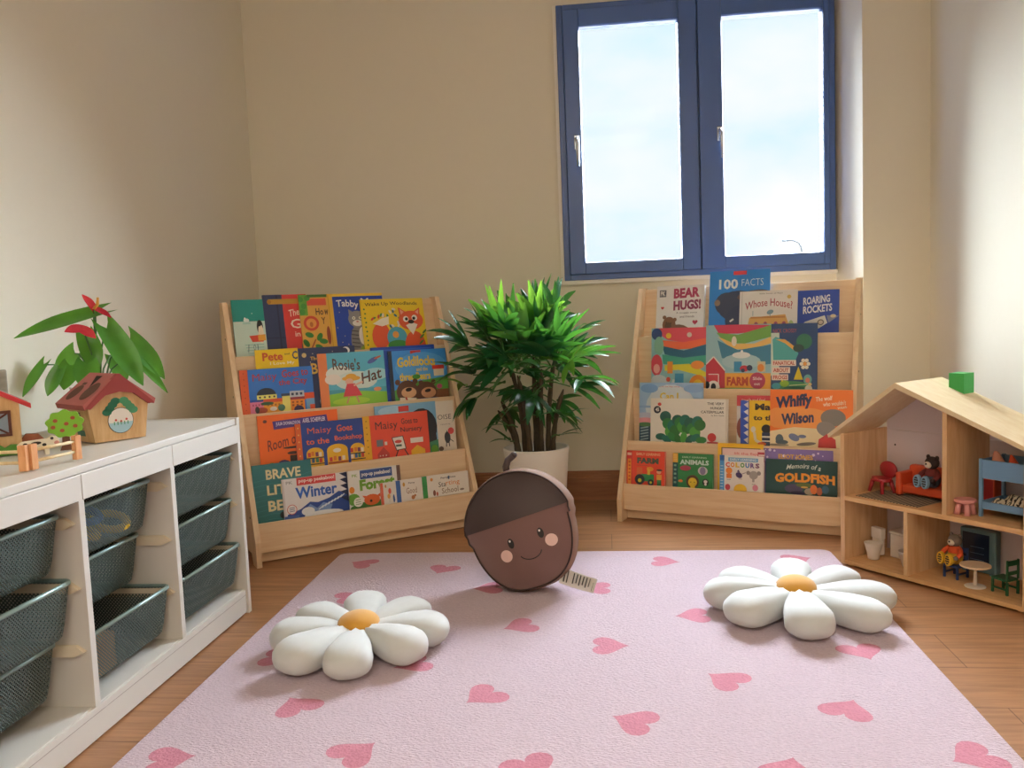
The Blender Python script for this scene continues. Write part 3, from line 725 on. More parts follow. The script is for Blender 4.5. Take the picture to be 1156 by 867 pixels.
for x, z, a, b_ in ((-.030, .030, .006, .005), (-.006, .032, .012, .004), (.012, .026, .005, .004), (.030, .040, .004, .004)):
    mb.f([mb.v((x+a*math.cos(2*PI*i/10), -.0064, z+b_*math.sin(2*PI*i/10))) for i in range(10)], cow_b)
mb.f([mb.v((.040+.006*math.cos(2*PI*i/10), -.0064, .028+.005*math.sin(2*PI*i/10))) for i in range(10)], paint('#cf8f84')); mb.build('cow_patches', cb)
def fence(p0, p1, label, extra=None):
    p0 = Vector(p0); p1 = Vector(p1); d = p1-p0; L = d.length; a = math.atan2(d.y, d.x)
    t = thing('toy_fence', label, 'toy fence', (p0.x, p0.y, TZ+.0005), (0, 0, a), 'wooden toy fences')
    for x in (0, L):
        mb = MB(); mb.box(x-.0075, x+.0075, -.0055, .0055, 0, .049, fence_wood, .0008); mb.build('post', t)
    for z in (.016, .037):
        mb = MB(); mb.tube([(.004, 0, z), (L-.004, 0, z)], .0032, dowel_wood, 10); mb.build('rail', t)
fence((-1.088, 1.484), (-1.070, 1.592), 'wooden toy fence section in front of the toy tree')
fence((-1.095, 1.468), (-1.30, 1.45), 'wooden toy fence section in front of the toy barn, cut by the photo edge')
# ------------------------------------------------------------------ dollhouse
DHA = math.atan2(-.792, .611)
DX, DY = .707, 2.652
def D2W(x, y, z=0):
    return (DX+x*.611+y*.792, DY-x*.792+y*.611, z)
dh = thing('dollhouse', 'open-fronted wooden dollhouse with pitched roof standing on the floor at the right wall', 'dollhouse', (DX, DY, .0005), (0, 0, DHA))
HD = .215; HW = .548
lilac = plain('pale_lilac_backboard', '#d9cdd0', .7, .02, 10)
pine_x = wood('pine_grain_across', '#e6ba85', '#d6a671', stretch=(1.5, 9, 14), scale=7)
ply = wood('pale_roof_ply', '#f0dcb8', '#e6cda2', stretch=(1.5, 10, 10), scale=5)
mb = MB(); mb.box(-.008, .006, 0, HD, .006, .408, pine, .001); mb.build('side_wall', dh)
mb = MB(); mb.box(HW-.014, HW, 0, HD, .006, .424, pine, .001); mb.build('side_wall', dh)
mb = MB(); mb.box(.006, HW-.014, 0, HD-.006, .006, .018, pine_x, .001); mb.build('floor_panel', dh)
for fx in (.01, HW-.03):
    mb = MB(); mb.box(fx, fx+.02, .01, HD-.01, 0, .006, pine_x); mb.build('foot', dh)
mb = MB(); mb.box(.006, HW-.014, 0, HD-.006, .204, .218, pine_x, .001); mb.build('middle_floor', dh)
mb = MB(); mb.box(.202, .215, .001, HD-.006, .018, .204, pine, .001); mb.build('room_divider', dh)
def roofz(s): return .558-.385*(s-.18) if s > .18 else .558-.73*(.18-s)
mb = MB(); mb.prism([(.318, .218), (.331, .218), (.331, roofz(.331)-.001), (.318, roofz(.318)-.001)], .001, HD-.006, pine, axis='y'); mb.build('room_divider', dh)
mb = MB(); mb.box(.006, HW-.014, HD-.006, HD, .018, .402, lilac); mb.build('back_panel', dh)
mb = MB(); mb.prism([(.006, .4035), (HW-.014, .4035), (HW-.014, roofz(HW-.014)-.001), (.18, roofz(.18)-.002), (.006, roofz(.006)-.001)], HD-.006, HD, lilac, axis='y'); mb.build('back_panel', dh)
mb = MB(); mb.prism([(-.047, roofz(-.047)), (.18, .558), (.18, .574), (-.050, roofz(-.050)+.013)], -.006, HD+.008, ply, axis='y'); mb.build('roof_pane', dh)
mb = MB(); mb.prism([(.1805, .558), (.590, roofz(.590)), (.592, roofz(.592)+.012), (.1805, .5735)], -.006, HD+.008, ply, axis='y'); mb.build('roof_pane', dh)
chg = plain('grass_green_paint', '#2f9a46', .5, .04, 20)
mb = MB(); rz = lambda s: roofz(s)+.0150
mb.prism([(.236, rz(.236)), (.281, rz(.281)), (.281, .592), (.236, .592)], .165, .215, chg, axis='y'); mb.build('chimney', dh)
mb = MB(); mb.ell((.035, HD-.007, .355), (.003, .0015, .003), plain('screw_hole', '#3b2b25', .8), 10, 6); mb.build('screw', dh)

def dt(name, label, cat, x, y, z, rot=0, group=None):
    return thing(name, label, cat, D2W(x, y, z+.0007), (0, 0, DHA+math.radians(rot)), group)
U, Lw = .218, .018
t_redp = plain('glossy_red_plastic', '#a62a30', .35); t_or = plain('orange_plastic', '#d2502a', .45); t_pk = plain('pink_plastic', '#dd9792', .45)
t_bl = plain('blue_grey_paint', '#6d93b5', .5); t_navy = plain('navy_plastic', '#27406f', .4); t_grn = plain('dark_green_plastic', '#1f5a39', .4)
t_yel = plain('yellow_plastic', '#d9a726', .45); t_wht = plain('white_toy_plastic', '#e6dcd0', .45); t_tab = plain('cream_toy_plastic', '#e8cfb0', .5)
t_teal = plain('teal_grey_plastic', '#64858a', .5); t_brn = plain('brown_plush', '#3c2a25', .9, .1, 60); t_skin = plain('cream_plush', '#e3d3bd', .9, .05, 60)
# striped mat
m, nt, b = new_mat('striped_mat')
tc = node(nt, 'ShaderNodeTexCoord'); wv = node(nt, 'ShaderNodeTexWave', bands_direction='X', i_Scale=30.)
nt.links.new(tc.outputs['Object'], wv.inputs['Vector'])
rp = node(nt, 'ShaderNodeValToRGB'); rp.color_ramp.elements[0].position = .45; rp.color_ramp.elements[1].position = .55
rp.color_ramp.elements[0].color = lin('#3b3838'); rp.color_ramp.elements[1].color = lin('#b9a78c')
nt.links.new(wv.outputs[0], rp.inputs[0]); nt.links.new(rp.outputs[0], b.inputs['Base Color']); b.inputs['Roughness'].default_value = .9
mb = MB(); mb.box(.030, .235, .022, .150, 0, .0015, m); o = mb.build('doll_rug', None, D2W(0, 0, U+.0007), (0, 0, DHA)); tag(o, 'dark striped doll rug on the upper floor under the orange sofa', 'rug')
# red chair: round back, four splayed legs
t = dt('doll_chair', 'red doll chair with round backrest left of the orange sofa', 'doll chair', .050, .120, U+.0015, -18)
mb = MB(); mb.ring_loft([[(.034*math.cos(a), .026*math.sin(a), z) for a in [2*PI*i/20 for i in range(20)]] for z in (.036, .038, .044, .045)], t_redp, smooth=False); mb.build('seat', t)
mb = MB(); mb.ring_loft([[(.038*math.cos(a)*k, .024+y, .068+.026*math.sin(a)*k) for a in [2*PI*i/24 for i in range(24)]] for k, y in ((.9, -.005), (1, -.003), (1, .003), (.9, .005))], t_redp, smooth=True); mb.build('backrest', t)
for sx in (-1, 1):
    for sy in (-1, 1):
        mb = MB(); mb.tube([(sx*.030, sy*.022, 0), (sx*.021, sy*.015, .038)], [.0055, .0065], t_redp, 8); mb.build('leg', t)
# sofa
t = dt('doll_sofa', 'orange doll sofa on the striped doll rug, dark toy bear sitting on it', 'doll sofa', .195, .150, U+.0015)
mb = MB(); mb.box(-.075, .075, -.035, .026, .010, .036, t_or, .006); mb.build('seat', t)
mb = MB(); mb.box(-.088, .088, .018, .046, .006, .088, t_or, .008); mb.build('backrest', t)
for sx in (-1, 1):
    mb = MB(); mb.box(sx*.083-.009, sx*.083+.009, -.042, .030, .004, .072, t_or, .005); mb.build('armrest', t)
for sx in (-1, 1):
    mb = MB(); mb.box(sx*.083-.008, sx*.083+.008, -.038, -.026, 0, .006, plain('sofa_foot_dark', '#4a2018', .5)); mb.build('foot', t)
# bear figure
def toy_bear(name, label, x, y, z, rot, fur, face, top, sole, pant, sc=1.):
    t = dt(name, label, 'toy figure', x, y, z, rot); t.scale = (sc, sc, sc)
    mb = MB(); mb.ell((0, 0, .026), (.024, .020, .028), pant); mb.ell((0, 0, .040), (.023, .019, .020), top); mb.build('body', t)
    mb = MB(); mb.ell((0, -.002, .074), (.021, .019, .019), fur); hd = mb.build('head', t)
    mb = MB(); mb.ell((0, -.018, .070), (.012, .008, .010), face); mb.ell((0, -.0255, .073), (.0035, .002, .0028), black, 10, 6); mb.build('muzzle', hd)
    for s_ in (-1, 1):
        mb = MB(); mb.ell((s_*.016, .0, .090), (.007, .004, .007), fur, 12, 8); mb.build('ear', hd)
        mb = MB(); mb.tube([(s_*.018, -.004, .050), (s_*.030, -.012, .038), (s_*.028, -.024, .030)], [.007, .0075, .007], top, 10); mb.ell((s_*.028, -.028, .028), (.007, .007, .007), fur, 10, 8); mb.build('arm', t)
        mb = MB(); mb.tube([(s_*.011, -.010, .018), (s_*.013, -.028, .016), (s_*.0135, -.036, .020)], [.010, .010, .010], pant, 10); mb.build('trouser_leg', t)
        mb = MB(); sx = s_*.0145
        mb.ring_loft([[(sx+.0125*math.cos(a)*k, y, .022+.019*math.sin(a)*k) for a in [2*PI*i/20 for i in range(20)]] for k, y in ((.7, -.036), (1, -.038), (1, -.046), (.94, -.048))], sole, smooth=False)
        mb.ring_loft([[(sx+.0075*math.cos(a), y, .022+.0135*math.sin(a)) for a in [2*PI*i/16 for i in range(16)]] for y in (-.0478, -.0486)], plain('dark_sole_tread', '#2a2523', .7), smooth=False)
        for q in (-1, 0, 1): mb.box(sx-.008+.0, sx+.008, -.0492, -.0484, .022+q*.007-.001, .022+q*.007+.001, sole)
        mb.build('boot', t)
    return t
toy_bear('toy_bear', 'dark brown toy bear with pale blue boot soles sitting on the orange sofa', .203, .140, U+.0015+.0345, -12, t_brn, t_skin, plain('maroon_jersey', '#7a2f2b', .8), plain('pale_blue_rubber', '#8fb4cf', .6), plain('slate_trousers', '#4b5868', .8))
# pink stool
t = dt('doll_stool', 'pink round doll stool in front of the blue bunk bed', 'doll stool', .356, .048, U)
mb = MB(); mb.ring_loft([[(k*math.cos(a), k*math.sin(a), z) for a in [2*PI*i/24 for i in range(24)]] for k, z in ((.0255, .034), (.028, .036), (.028, .041), (.026, .043))], t_pk, smooth=False); mb.build('seat', t)
for a in (45, 135, 225, 315):
    a = math.radians(a); mb = MB(); mb.tube([(.021*math.cos(a), .021*math.sin(a), 0), (.015*math.cos(a), .015*math.sin(a), .035)], [.0085, .0065], t_pk, 10); mb.build('leg', t)
# orange cupboard behind the stool
t = dt('doll_cupboard', 'small red orange doll cupboard in the back corner behind the pink stool', 'doll cupboard', .357, .175, U)
mb = MB(); mb.box(-.022, .022, -.026, .026, 0, .088, t_or, .003); mb.build('cupboard_body', t)
mb = MB(); mb.box(-.018, .018, -.028, -.0262, .006, .082, t_redp, .0008); mb.build('door', t)
# bunk bed
t = dt('doll_bunk_bed', 'blue grey doll bunk bed with two levels at the right end of the upper floor', 'doll bed', .460, .112, U)
for x in (-.066, .066):
    for y in (-.055, .055):
        mb = MB(); mb.box(x-.0045, x+.0045, y-.0045, y+.0045, 0, .158, t_bl, .001); mb.build('post', t)
for z0, z1 in ((.022, .042), (.105, .156)):
    for y in (-.055, .055):
        mb = MB(); mb.box(-.0615, .0615, y-.003, y+.003, z0, z1, t_bl, .001); mb.build('side_board', t)
    for x in (-.066, .066):
        mb = MB(); mb.box(x-.003, x+.003, -.0505, .0505, z0, z1, t_bl, .001); mb.build('end_board', t)
    mb = MB(); mb.box(-.0615, .0615, -.0505, .0505, z0, z0+.006, t_bl); mb.build('bed_base', t)
# patterned blanket
m, nt, b = new_mat('zebra_print_cloth')
tc = node(nt, 'ShaderNodeTexCoord'); wv = node(nt, 'ShaderNodeTexWave', i_Scale=26., i_Distortion=7.); wv.inputs['Detail Scale'].default_value = 2.
nt.links.new(tc.outputs['Object'], wv.inputs['Vector'])
rp = node(nt, 'ShaderNodeValToRGB'); rp.color_ramp.elements[0].position = .25; rp.color_ramp.elements[1].position = .4
rp.color_ramp.elements[0].color = lin('#3a302c'); rp.color_ramp.elements[1].color = lin('#e2d3b8')
nt.links.new(wv.outputs[0], rp.inputs[0]); nt.links.new(rp.outputs[0], b.inputs['Base Color']); b.inputs['Roughness'].default_value = .9
def blanket(nx, ny, w, d, h, m, seed):
    rn = random.Random(seed); mb = MB(); ph = [rn.uniform(0, 6) for _ in range(4)]
    V = []
    for j in range(ny+1):
        row = []
        for i in range(nx+1):
            x = (i/nx-.5)*w; y = (j/ny-.5)*d
            ed = min(1, 6*min(i/nx, 1-i/nx))*min(1, 6*min(j/ny, 1-j/ny))
            z = h*ed*(.55+.25*math.sin(90*x+60*y+ph[0])+.2*math.sin(150*y-70*x+ph[1]))
            row.append((x, y, max(.0005, z)))
        V.append(row)
    T = [[mb.v(p) for p in row] for row in V]; B = [[mb.v((p[0], p[1], 0)) for p in row] for row in V]
    for j in range(ny):
        for i in range(nx):
            mb.f([T[j][i], T[j][i+1], T[j+1][i+1], T[j+1][i]], m, True); mb.f([B[j][i], B[j+1][i], B[j+1][i+1], B[j][i+1]], m)
    for i in range(nx):
        mb.f([B[0][i], B[0][i+1], T[0][i+1], T[0][i]], m); mb.f([T[ny][i], T[ny][i+1], B[ny][i+1], B[ny][i]], m)
    for j in range(ny):
        mb.f([T[j][0], T[j+1][0], B[j+1][0], B[j][0]], m); mb.f([B[j][nx], B[j+1][nx], T[j+1][nx], T[j][nx]], m)
    return mb
mb = blanket(20, 16, .118, .094, .030, m, 4); o = mb.build('doll_blanket', None, D2W(.460, .112, U+.0295), (0, 0, DHA)); tag(o, 'crumpled zebra print doll blanket on the lower bunk', 'blanket')
# soft toys on the upper bunk
for k, (x, y, w, d, h, cc, lb) in enumerate(((.424, .095, .040, .05, .068, '#c98a72', 'crumpled salmon pink doll cloth on the left of the top bunk'), (.466, .10, .040, .05, .062, '#cf4f2e', 'orange doll cloth in the middle of the top bunk'), (.502, .10, .026, .05, .066, '#2c5137', 'dark green doll cloth on the right of the top bunk'))):
    mb = blanket(10, 10, w, d, h, plain('doll_cloth_'+cc[1:], cc, .9, .1, 40), 9+k); o = mb.build('doll_cloth', None, D2W(x, y, U+.1115), (0, 0, DHA)); tag(o, lb, 'doll cloth', 'doll cloths on the top bunk')
# lower left: toilet, cabinet, basin
t = dt('doll_toilet', 'white doll toilet with square cistern in the lower left room', 'doll toilet', .046, .085, Lw, -12)
mb = MB(); mb.box(-.028, .010, .018, .034, .006, .086, t_wht, .003); mb.box(-.030, .012, .016, .036, .056, .090, t_wht, .003); mb.build('cistern', t)
mb = MB(); mb.lathe([(.012, 0), (.017, .002), (.019, .020), (.027, .048), (.0275, .052), (.024, .052), (.018, .035), (.004, .030)], t_wht, 24, cx=.012, cy=-.012, cap1=True); mb.build('bowl', t)
t = dt('doll_bathtub', 'boxy white doll bath cabinet at the back of the lower left room', 'doll bath', .110, .165, Lw)
mb = MB(); mb.box(-.040, .040, -.036, .036, 0, .074, t_wht, .004); mb.build('tub_body', t)
mb = MB(); mb.box(-.043, .043, -.039, .039, .0742, .082, t_wht, .003); mb.build('tub_rim', t)
mb = MB(); mb.tube([(0, .030, .081), (0, .030, .098), (0, .018, .100)], .003, chrome, 8); mb.build('tap', t)
t = dt('doll_bucket', 'small white doll wash bowl beside the lower room divider', 'doll bowl', .165, .080, Lw)
mb = MB(); mb.lathe([(.012, 0), (.016, .002), (.028, .045), (.0285, .048), (.025, .048), (.015, .006), (.002, .005)], t_wht, 24); mb.build('bowl', t)
# lower right: TV, chair with figure, table, green chair, yellow piece
t = dt('doll_television', 'teal grey doll television with dark blue screen behind the toy figure', 'doll television', .318, .186, Lw, 0)
mb = MB(); mb.box(-.052, .052, -.012, .016, .004, .128, t_teal, .004); mb.build('television_case', t)
mb = MB(); mb.box(-.043, .034, -.0138, -.0122, .020, .116, plain('dark_screen', '#1b2a44', .15), .0005)
for z in (.04, .058, .076): mb.box(-.02, .02, -.0142, -.0139, z, z+.001, paint('#6f8fae'))
mb.build('screen', t)
for s_ in (-1, 1):
    mb = MB(); mb.box(s_*.04-.006, s_*.04+.006, -.01, .014, 0, .004, t_teal); mb.build('foot', t)
def slat_chair(name, label, x, y, z, rot, m, sh=.040, bh=.092):
    t = dt(name, label, 'doll chair', x, y, z, rot)
    mb = MB(); mb.box(-.022, .022, -.024, .022, sh-.004, sh+.002, m, .001); mb.build('seat', t)
    mb = MB()
    for s_ in (-1, 1): mb.box(s_*.020-.0025, s_*.020+.0025, .0195, .0245, sh+.002, bh, m, .001)
    mb.box(-.018, .018, .0200, .0240, bh-.016, bh-.002, m, .001); mb.box(-.018, .018, .0200, .0240, sh+.014, sh+.024, m, .001); mb.build('backrest', t)
    for sx in (-1, 1):
        for yy in (-.021, .022):
            mb = MB(); mb.box(sx*.020-.003, sx*.020+.003, yy-.003, yy+.003, 0, sh-.004, m, .0008); mb.build('leg', t)
    mb = MB()
    for sx in (-1, 1): mb.box(sx*.020-.0015, sx*.020+.0015, -.018, .019, .012, .017, m)
    mb.build('stretcher', t)
    return t
slat_chair('doll_chair', 'navy blue doll chair under the seated toy figure in the lower right room', .300, .098, Lw, -5, t_navy, .036, .085)
toy_bear('toy_figure', 'toy figure in an orange top and yellow boots sitting on the navy doll chair', .300, .096, Lw+.0385, -12, plain('grey_plush', '#75695f', .9, .08, 60), t_skin, plain('orange_jersey', '#d8511f', .8), plain('yellow_rubber', '#e0b02c', .55), plain('mustard_trousers', '#c99a2c', .8), .92)
t = dt('doll_table', 'round cream doll table on a single pedestal in the lower right room', 'doll table', .378, .060, Lw)
mb = MB(); mb.ring_loft([[(k*math.cos(a), k*math.sin(a), z) for a in [2*PI*i/32 for i in range(32)]] for k, z in ((.037, .057), (.039, .058), (.039, .061), (.038, .062))], t_tab, smooth=False); mb.build('tabletop', t)
mb = MB(); mb.tube([(0, 0, .004), (0, 0, .057)], [.005, .0045], t_wht, 10); mb.build('pedestal', t)
mb = MB(); mb.lathe([(.026, 0), (.027, .002), (.022, .004), (.006, .0045)], t_wht, 28); mb.build('base', t)
slat_chair('doll_chair', 'dark green doll chair facing the round cream doll table', .450, .075, Lw, -100, t_grn, .040, .095)
t = dt('doll_cabinet', 'yellow doll cabinet at the right edge of the lower room, cut by the photo edge', 'doll cabinet', .512, .150, Lw)
mb = MB(); mb.box(-.018, .018, -.03, .03, 0, .078, t_yel, .003); mb.build('cabinet_body', t)
mb = MB(); mb.box(-.0192, -.0182, -.024, .024, .008, .07, plain('amber_plastic', '#c98f1c', .45), .0004); mb.build('door', t)
# ------------------------------------------------------------------ display bookshelves
SW = .842
ZL = (None, .698, .499, .301, .142)
SHELF = {'L': ((-1.175, 2.648), .614559), 'R': ((.024, 3.223), -.385405)}
def tfront(z): return max(0., .01+.375*(z-.1))
def S2W(sh, s_, t_, z):
    (ax, ay), a = SHELF[sh]; c, n = math.cos(a), math.sin(a)
    return (ax+s_*c-t_*n, ay+s_*n+t_*c, z)
def bookshelf(sh, label):
    (ax, ay), a = SHELF[sh]
    t = thing('book_display_shelf', label, 'bookshelf', (ax, ay, .0005), (0, 0, a), 'front-facing book displays')
    for x in (0, SW-.018):
        mb = MB()
        mb.prism([(0, 0), (.055, 0), (.075, .035), (.275, .035), (.29, 0), (.345, 0), (.362, .891), (tfront(.891), .891), (0, .085)], x, x+.018, birch_up, axis='x')
        pn = mb.build('side_panel', t)
        if (sh == 'R') == (x > 0) :
            mb = MB(); xo = x+.018 if x > 0 else x
            for z in (.16, .36, .56, .76): mb.ell((xo, tfront(z)+.03, z), (.0012, .004, .004), plain('screw_hole', '#3b2b25', .8), 10, 6)
            mb.build('screw', pn)
    for i in (1, 2, 3, 4):
        tf = tfront(ZL[i]); zlo = ZL[i+1]-.1 if i < 4 else .042
        mb = MB(); mb.box(.018, SW-.018, tf+.0005, tf+.0105, zlo, ZL[i], birch, .001); mb.build('lip_board', t)
        mb = MB(); mb.box(.018, SW-.018, tf+.0105, tf+.0845, ZL[i]-.1, ZL[i]-.091, birch, .0005); mb.build('tier_floor', t)
    mb = MB(); t0 = tfront(ZL[1])+.048
    M = Matrix.Translation((0, t0, .6)) @ Matrix.Rotation(-math.atan(.2), 4, 'X')
    mb.box(.018, SW-.018, 0, .008, 0, .292, birch, .001, M=M); mb.build('back_panel', t)
    mb = MB(); mb.box(.018, SW-.018, .062, .076, .002, .044, birch, .001); mb.build('bottom_rail', t)
    mb = MB(); mb.box(.018, SW-.018, .335, .344, .05, .80, birch, .001); mb.build('rear_panel', t)
    return t
bookshelf('L', 'birch book display shelf with slanted sides in the left corner by the white storage unit')
bookshelf('R', 'birch book display shelf with slanted sides below the window')

FONT_CACHE = {}
def glyphs(s_, bold):
    """polygons of a line of lettering, scaled to a unit box"""
    key = (s_, bold)
    if key in FONT_CACHE: return FONT_CACHE[key]
    cu = bpy.data.curves.new('lettering', 'FONT'); cu.body = s_; cu.resolution_u = 2; cu.offset = bold; cu.fill_mode = 'FRONT'
    o = bpy.data.objects.new('lettering', cu); C.objects.link(o)
    dg = bpy.context.evaluated_depsgraph_get(); me = o.evaluated_get(dg).to_mesh()
    vs = [(v.co.x, v.co.y) for v in me.vertices]; fs = [tuple(p.vertices) for p in me.polygons]
    o.evaluated_get(dg).to_mesh_clear(); bpy.data.objects.remove(o); bpy.data.curves.remove(cu)
    x0 = min(v[0] for v in vs); x1 = max(v[0] for v in vs); y0 = min(v[1] for v in vs); y1 = max(v[1] for v in vs)
    vs = [((x-x0)/(x1-x0), (y-y0)/(y1-y0)) for x, y in vs]
    FONT_CACHE[key] = (vs, fs)
    return vs, fs
STEP = .000035
class Cover:
    """a book cover: printed shapes in fractions of the visible face (u right, v down from the top edge to the lip of the shelf)"""
    def __init__(s, mb, w, h, hv): s.mb, s.w, s.h, s.hv, s.k = mb, w, h, hv, 1
    def P(s, u_, v_): return (max(0, min(1, u_))*s.w, -STEP*s.k-.00005, max(0, min(s.h, s.h-v_*s.hv)))
    def poly(s, pts, col):
        s.mb.f([s.mb.v(s.P(*p)) for p in pts], paint(col)); s.k += 1
    def rect(s, a, b_, c, d, col): s.poly([(a, b_), (c, b_), (c, d), (a, d)], col)
    def ell(s, u_, v_, ru, rv, col, rot=0, n=18, a0=0, a1=360):
        R = math.radians(rot); asp = s.hv/s.w; pts = []
        full = abs(a1-a0) >= 360
        for i in range(n if full else n+1):
            t = math.radians(a0+(a1-a0)*i/n); x = ru*math.cos(t); y = rv*asp*math.sin(t)
            pts.append((u_+x*math.cos(R)-y*math.sin(R), v_+(x*math.sin(R)+y*math.cos(R))/asp))
        s.poly(pts, col)
    def ci(s, u_, v_, ru, col, **k): s.ell(u_, v_, ru, ru*s.w/s.hv, col, **k)
    def line(s, pts, wd, col):
        asp = s.hv/s.w
        for (a, b_), (c, d) in zip(pts, pts[1:]):
            dx, dy = c-a, (d-b_)*asp; L = math.hypot(dx, dy) or 1; nx, ny = -dy/L*wd/2, dx/L*wd/2/asp
            s.mb.f([s.mb.v(s.P(*p)) for p in ((a+nx, b_+ny), (c+nx, d+ny), (c-nx, d-ny), (a-nx, b_-ny))], paint(col))
        s.k += 1
    def txt(s, t, u0_, v0, u1, v1, col, bold=.02, rise=0., arc=0., shear=0.):
        vs, fs = glyphs(t, bold); m = paint(col); V = []
        for x, y in vs:
            u_ = u0_+(u1-u0_)*x+shear*(y-.5); v_ = v1-(v1-v0)*y-rise*(x-.5)+arc*(2*x-1)**2
            V.append(s.mb.v(s.P(u_, v_)))
        for fc in fs: s.mb.f([V[i] for i in fc], m)
        s.k += 1
    def heart(s, u_, v_, r_, col):
        asp = s.hv/s.w
        s.poly([(u_+r_*math.sin(t)**3, v_-r_/asp*(13*math.cos(t)-5*math.cos(2*t)-2*math.cos(3*t)-math.cos(4*t))/16) for t in [2*PI*i/24 for i in range(24)]], col)
LAYT = (.030, .021, .0115)
def book(sh, tier, lay, s0, s1, ztop, base, art, label, spine=None, thick=.0075, edge='#f2ede0', kind='picture_book', rnd=0., lift=0.):
    lean = .20 if tier == 1 else .10
    z0 = ZL[tier]-.0905+lift; w = s1-s0; ang = math.atan(lean)
    h = (ztop-z0)/math.cos(ang); hv = (ztop-ZL[tier])/math.cos(ang)
    a = SHELF[sh][1]
    t = bpy.data.objects.new(kind, None); C.objects.link(t); t.empty_display_size = .03
    t.location = S2W(sh, s0, tfront(ZL[tier])+LAYT[lay], z0); t.rotation_mode = 'XYZ'
    t.rotation_euler = (Matrix.Rotation(a, 3, 'Z') @ Matrix.Rotation(-ang, 3, 'X')).to_euler()
    tag(t, label, 'book', 'picture books on the left display shelf' if sh == 'L' else 'picture books on the right display shelf')
    mb = MB(); bc = paint(base); b2 = paint(spine or base); ct = .0012
    mb.box(0, w, 0, ct, 0, h, bc); mb.box(0, w, thick-ct, thick, 0, h, bc); mb.box(0, ct, ct, thick-ct, 0, h, b2)
    cv = Cover(mb, w, h, hv); art(cv); mb.build('cover', t, fix=False)
    mb = MB(); mb.box(ct+.0001, w-.002, ct+.0001, thick-ct-.0001, .002, h-.002, pages if edge == '#f2ede0' else paint(edge)); mb.build('page_block', t)
    return t
# ------------------------------------------------------------------ the books, left shelf
def a_ocean(c):
    c.rect(0, 0, 1, .39, '#1f8f86'); c.rect(0, .39, 1, 1.4, '#cfe6da'); c.ci(.62, .25, .015, '#e8f3ee')
    c.ell(.42, .37, .09, .035, '#e9f4f0'); c.ell(.38, .345, .03, .03, '#f6fbf8'); c.rect(.30, .40, .55, .44, '#b5d9cf')
    c.ell(.83, .50, .10, .13, '#1a1d22', a0=0); c.ell(.85, .62, .09, .17, '#f3e7cf'); c.ell(.82, .43, .07, .055, '#1a1d22')
    c.poly([(.46, .65), (.98, .63), (.90, .76), (.55, .76)], '#d8492f'); c.rect(.74, .635, .98, .74, '#e2a23a')
    for k in range(5): c.rect(.30+.02*k, .80+.05*k, .9, .815+.05*k, '#9cc9c0')
    c.line([(.42, .80), (.39, .94)], .02, '#23585c'); c.ell(.60, .86, .035, .055, '#23585c'); c.ell(.60, .86, .022, .042, '#cfe6da'); c.line([(.70, .80), (.70, .93)], .02, '#23585c')
def a_door(c):
    c.rect(0, 0, 1, 1.4, '#2e3a5e'); c.rect(.30, .0, .34, 1.4, '#1d2645'); c.rect(0, .72, .5, .735, '#1d2645')
    c.rect(.44, .0, 1, .93, '#cf3a35'); c.rect(.12, .075, 1, .16, '#b98a2c'); c.ci(.14, .118, .05, '#9a6a1c')
    c.txt('The S', .56, .24, .92, .36, '#f4e3d0', .01, rise=.05); c.txt('Gli', .58, .42, 1., .58, '#f6ead8', .01); c.txt('in T', .66, .63, .95, .72, '#f4e3d0', .01)
    c.poly([(.1, 1.1), (.3, .95), (.6, .92), (1, 1.05), (1, 1.4), (.1, 1.4)], '#1a1a24'); c.ell(.88, .90, .10, .10, '#5a5a64')
def a_fruit(c):
    c.rect(0, 0, 1, 1.4, '#dba548'); c.rect(.18, .07, .95, .19, '#d4503c'); c.rect(.0, 0, .28, .36, '#5f9a37')
    for x, y in ((.06, .08), (.16, .2), (.1, .3), (.3, .06)): c.ell(x, y, .10, .05, '#3f8a33', rot=40)
    c.rect(.30, 0, 1, .05, '#3d6b2c'); c.ell(.36, .50, .27, .13, '#c9442f'); c.ell(.36, .50, .18, .085, '#e09a4a'); c.ell(.36, .52, .06, .045, '#b4632a')
    for x, y, r_ in ((.25, .70, 20), (.60, .74, -60), (.72, .82, 10), (.12, .84, 60), (.55, .92, 30)): c.ell(x, y, .15, .045, '#2f7a2f', rot=r_)
    c.line([(.1, 1.1), (.45, .78)], .05, '#a5522c'); c.ell(.93, .72, .07, .16, '#8c3a22')
    c.txt('Ho', .55, .24, .82, .36, '#3a2418'); c.txt('Y', .72, .40, .86, .52, '#3a2418'); c.txt('w', .85, .27, .99, .36, '#3a2418')
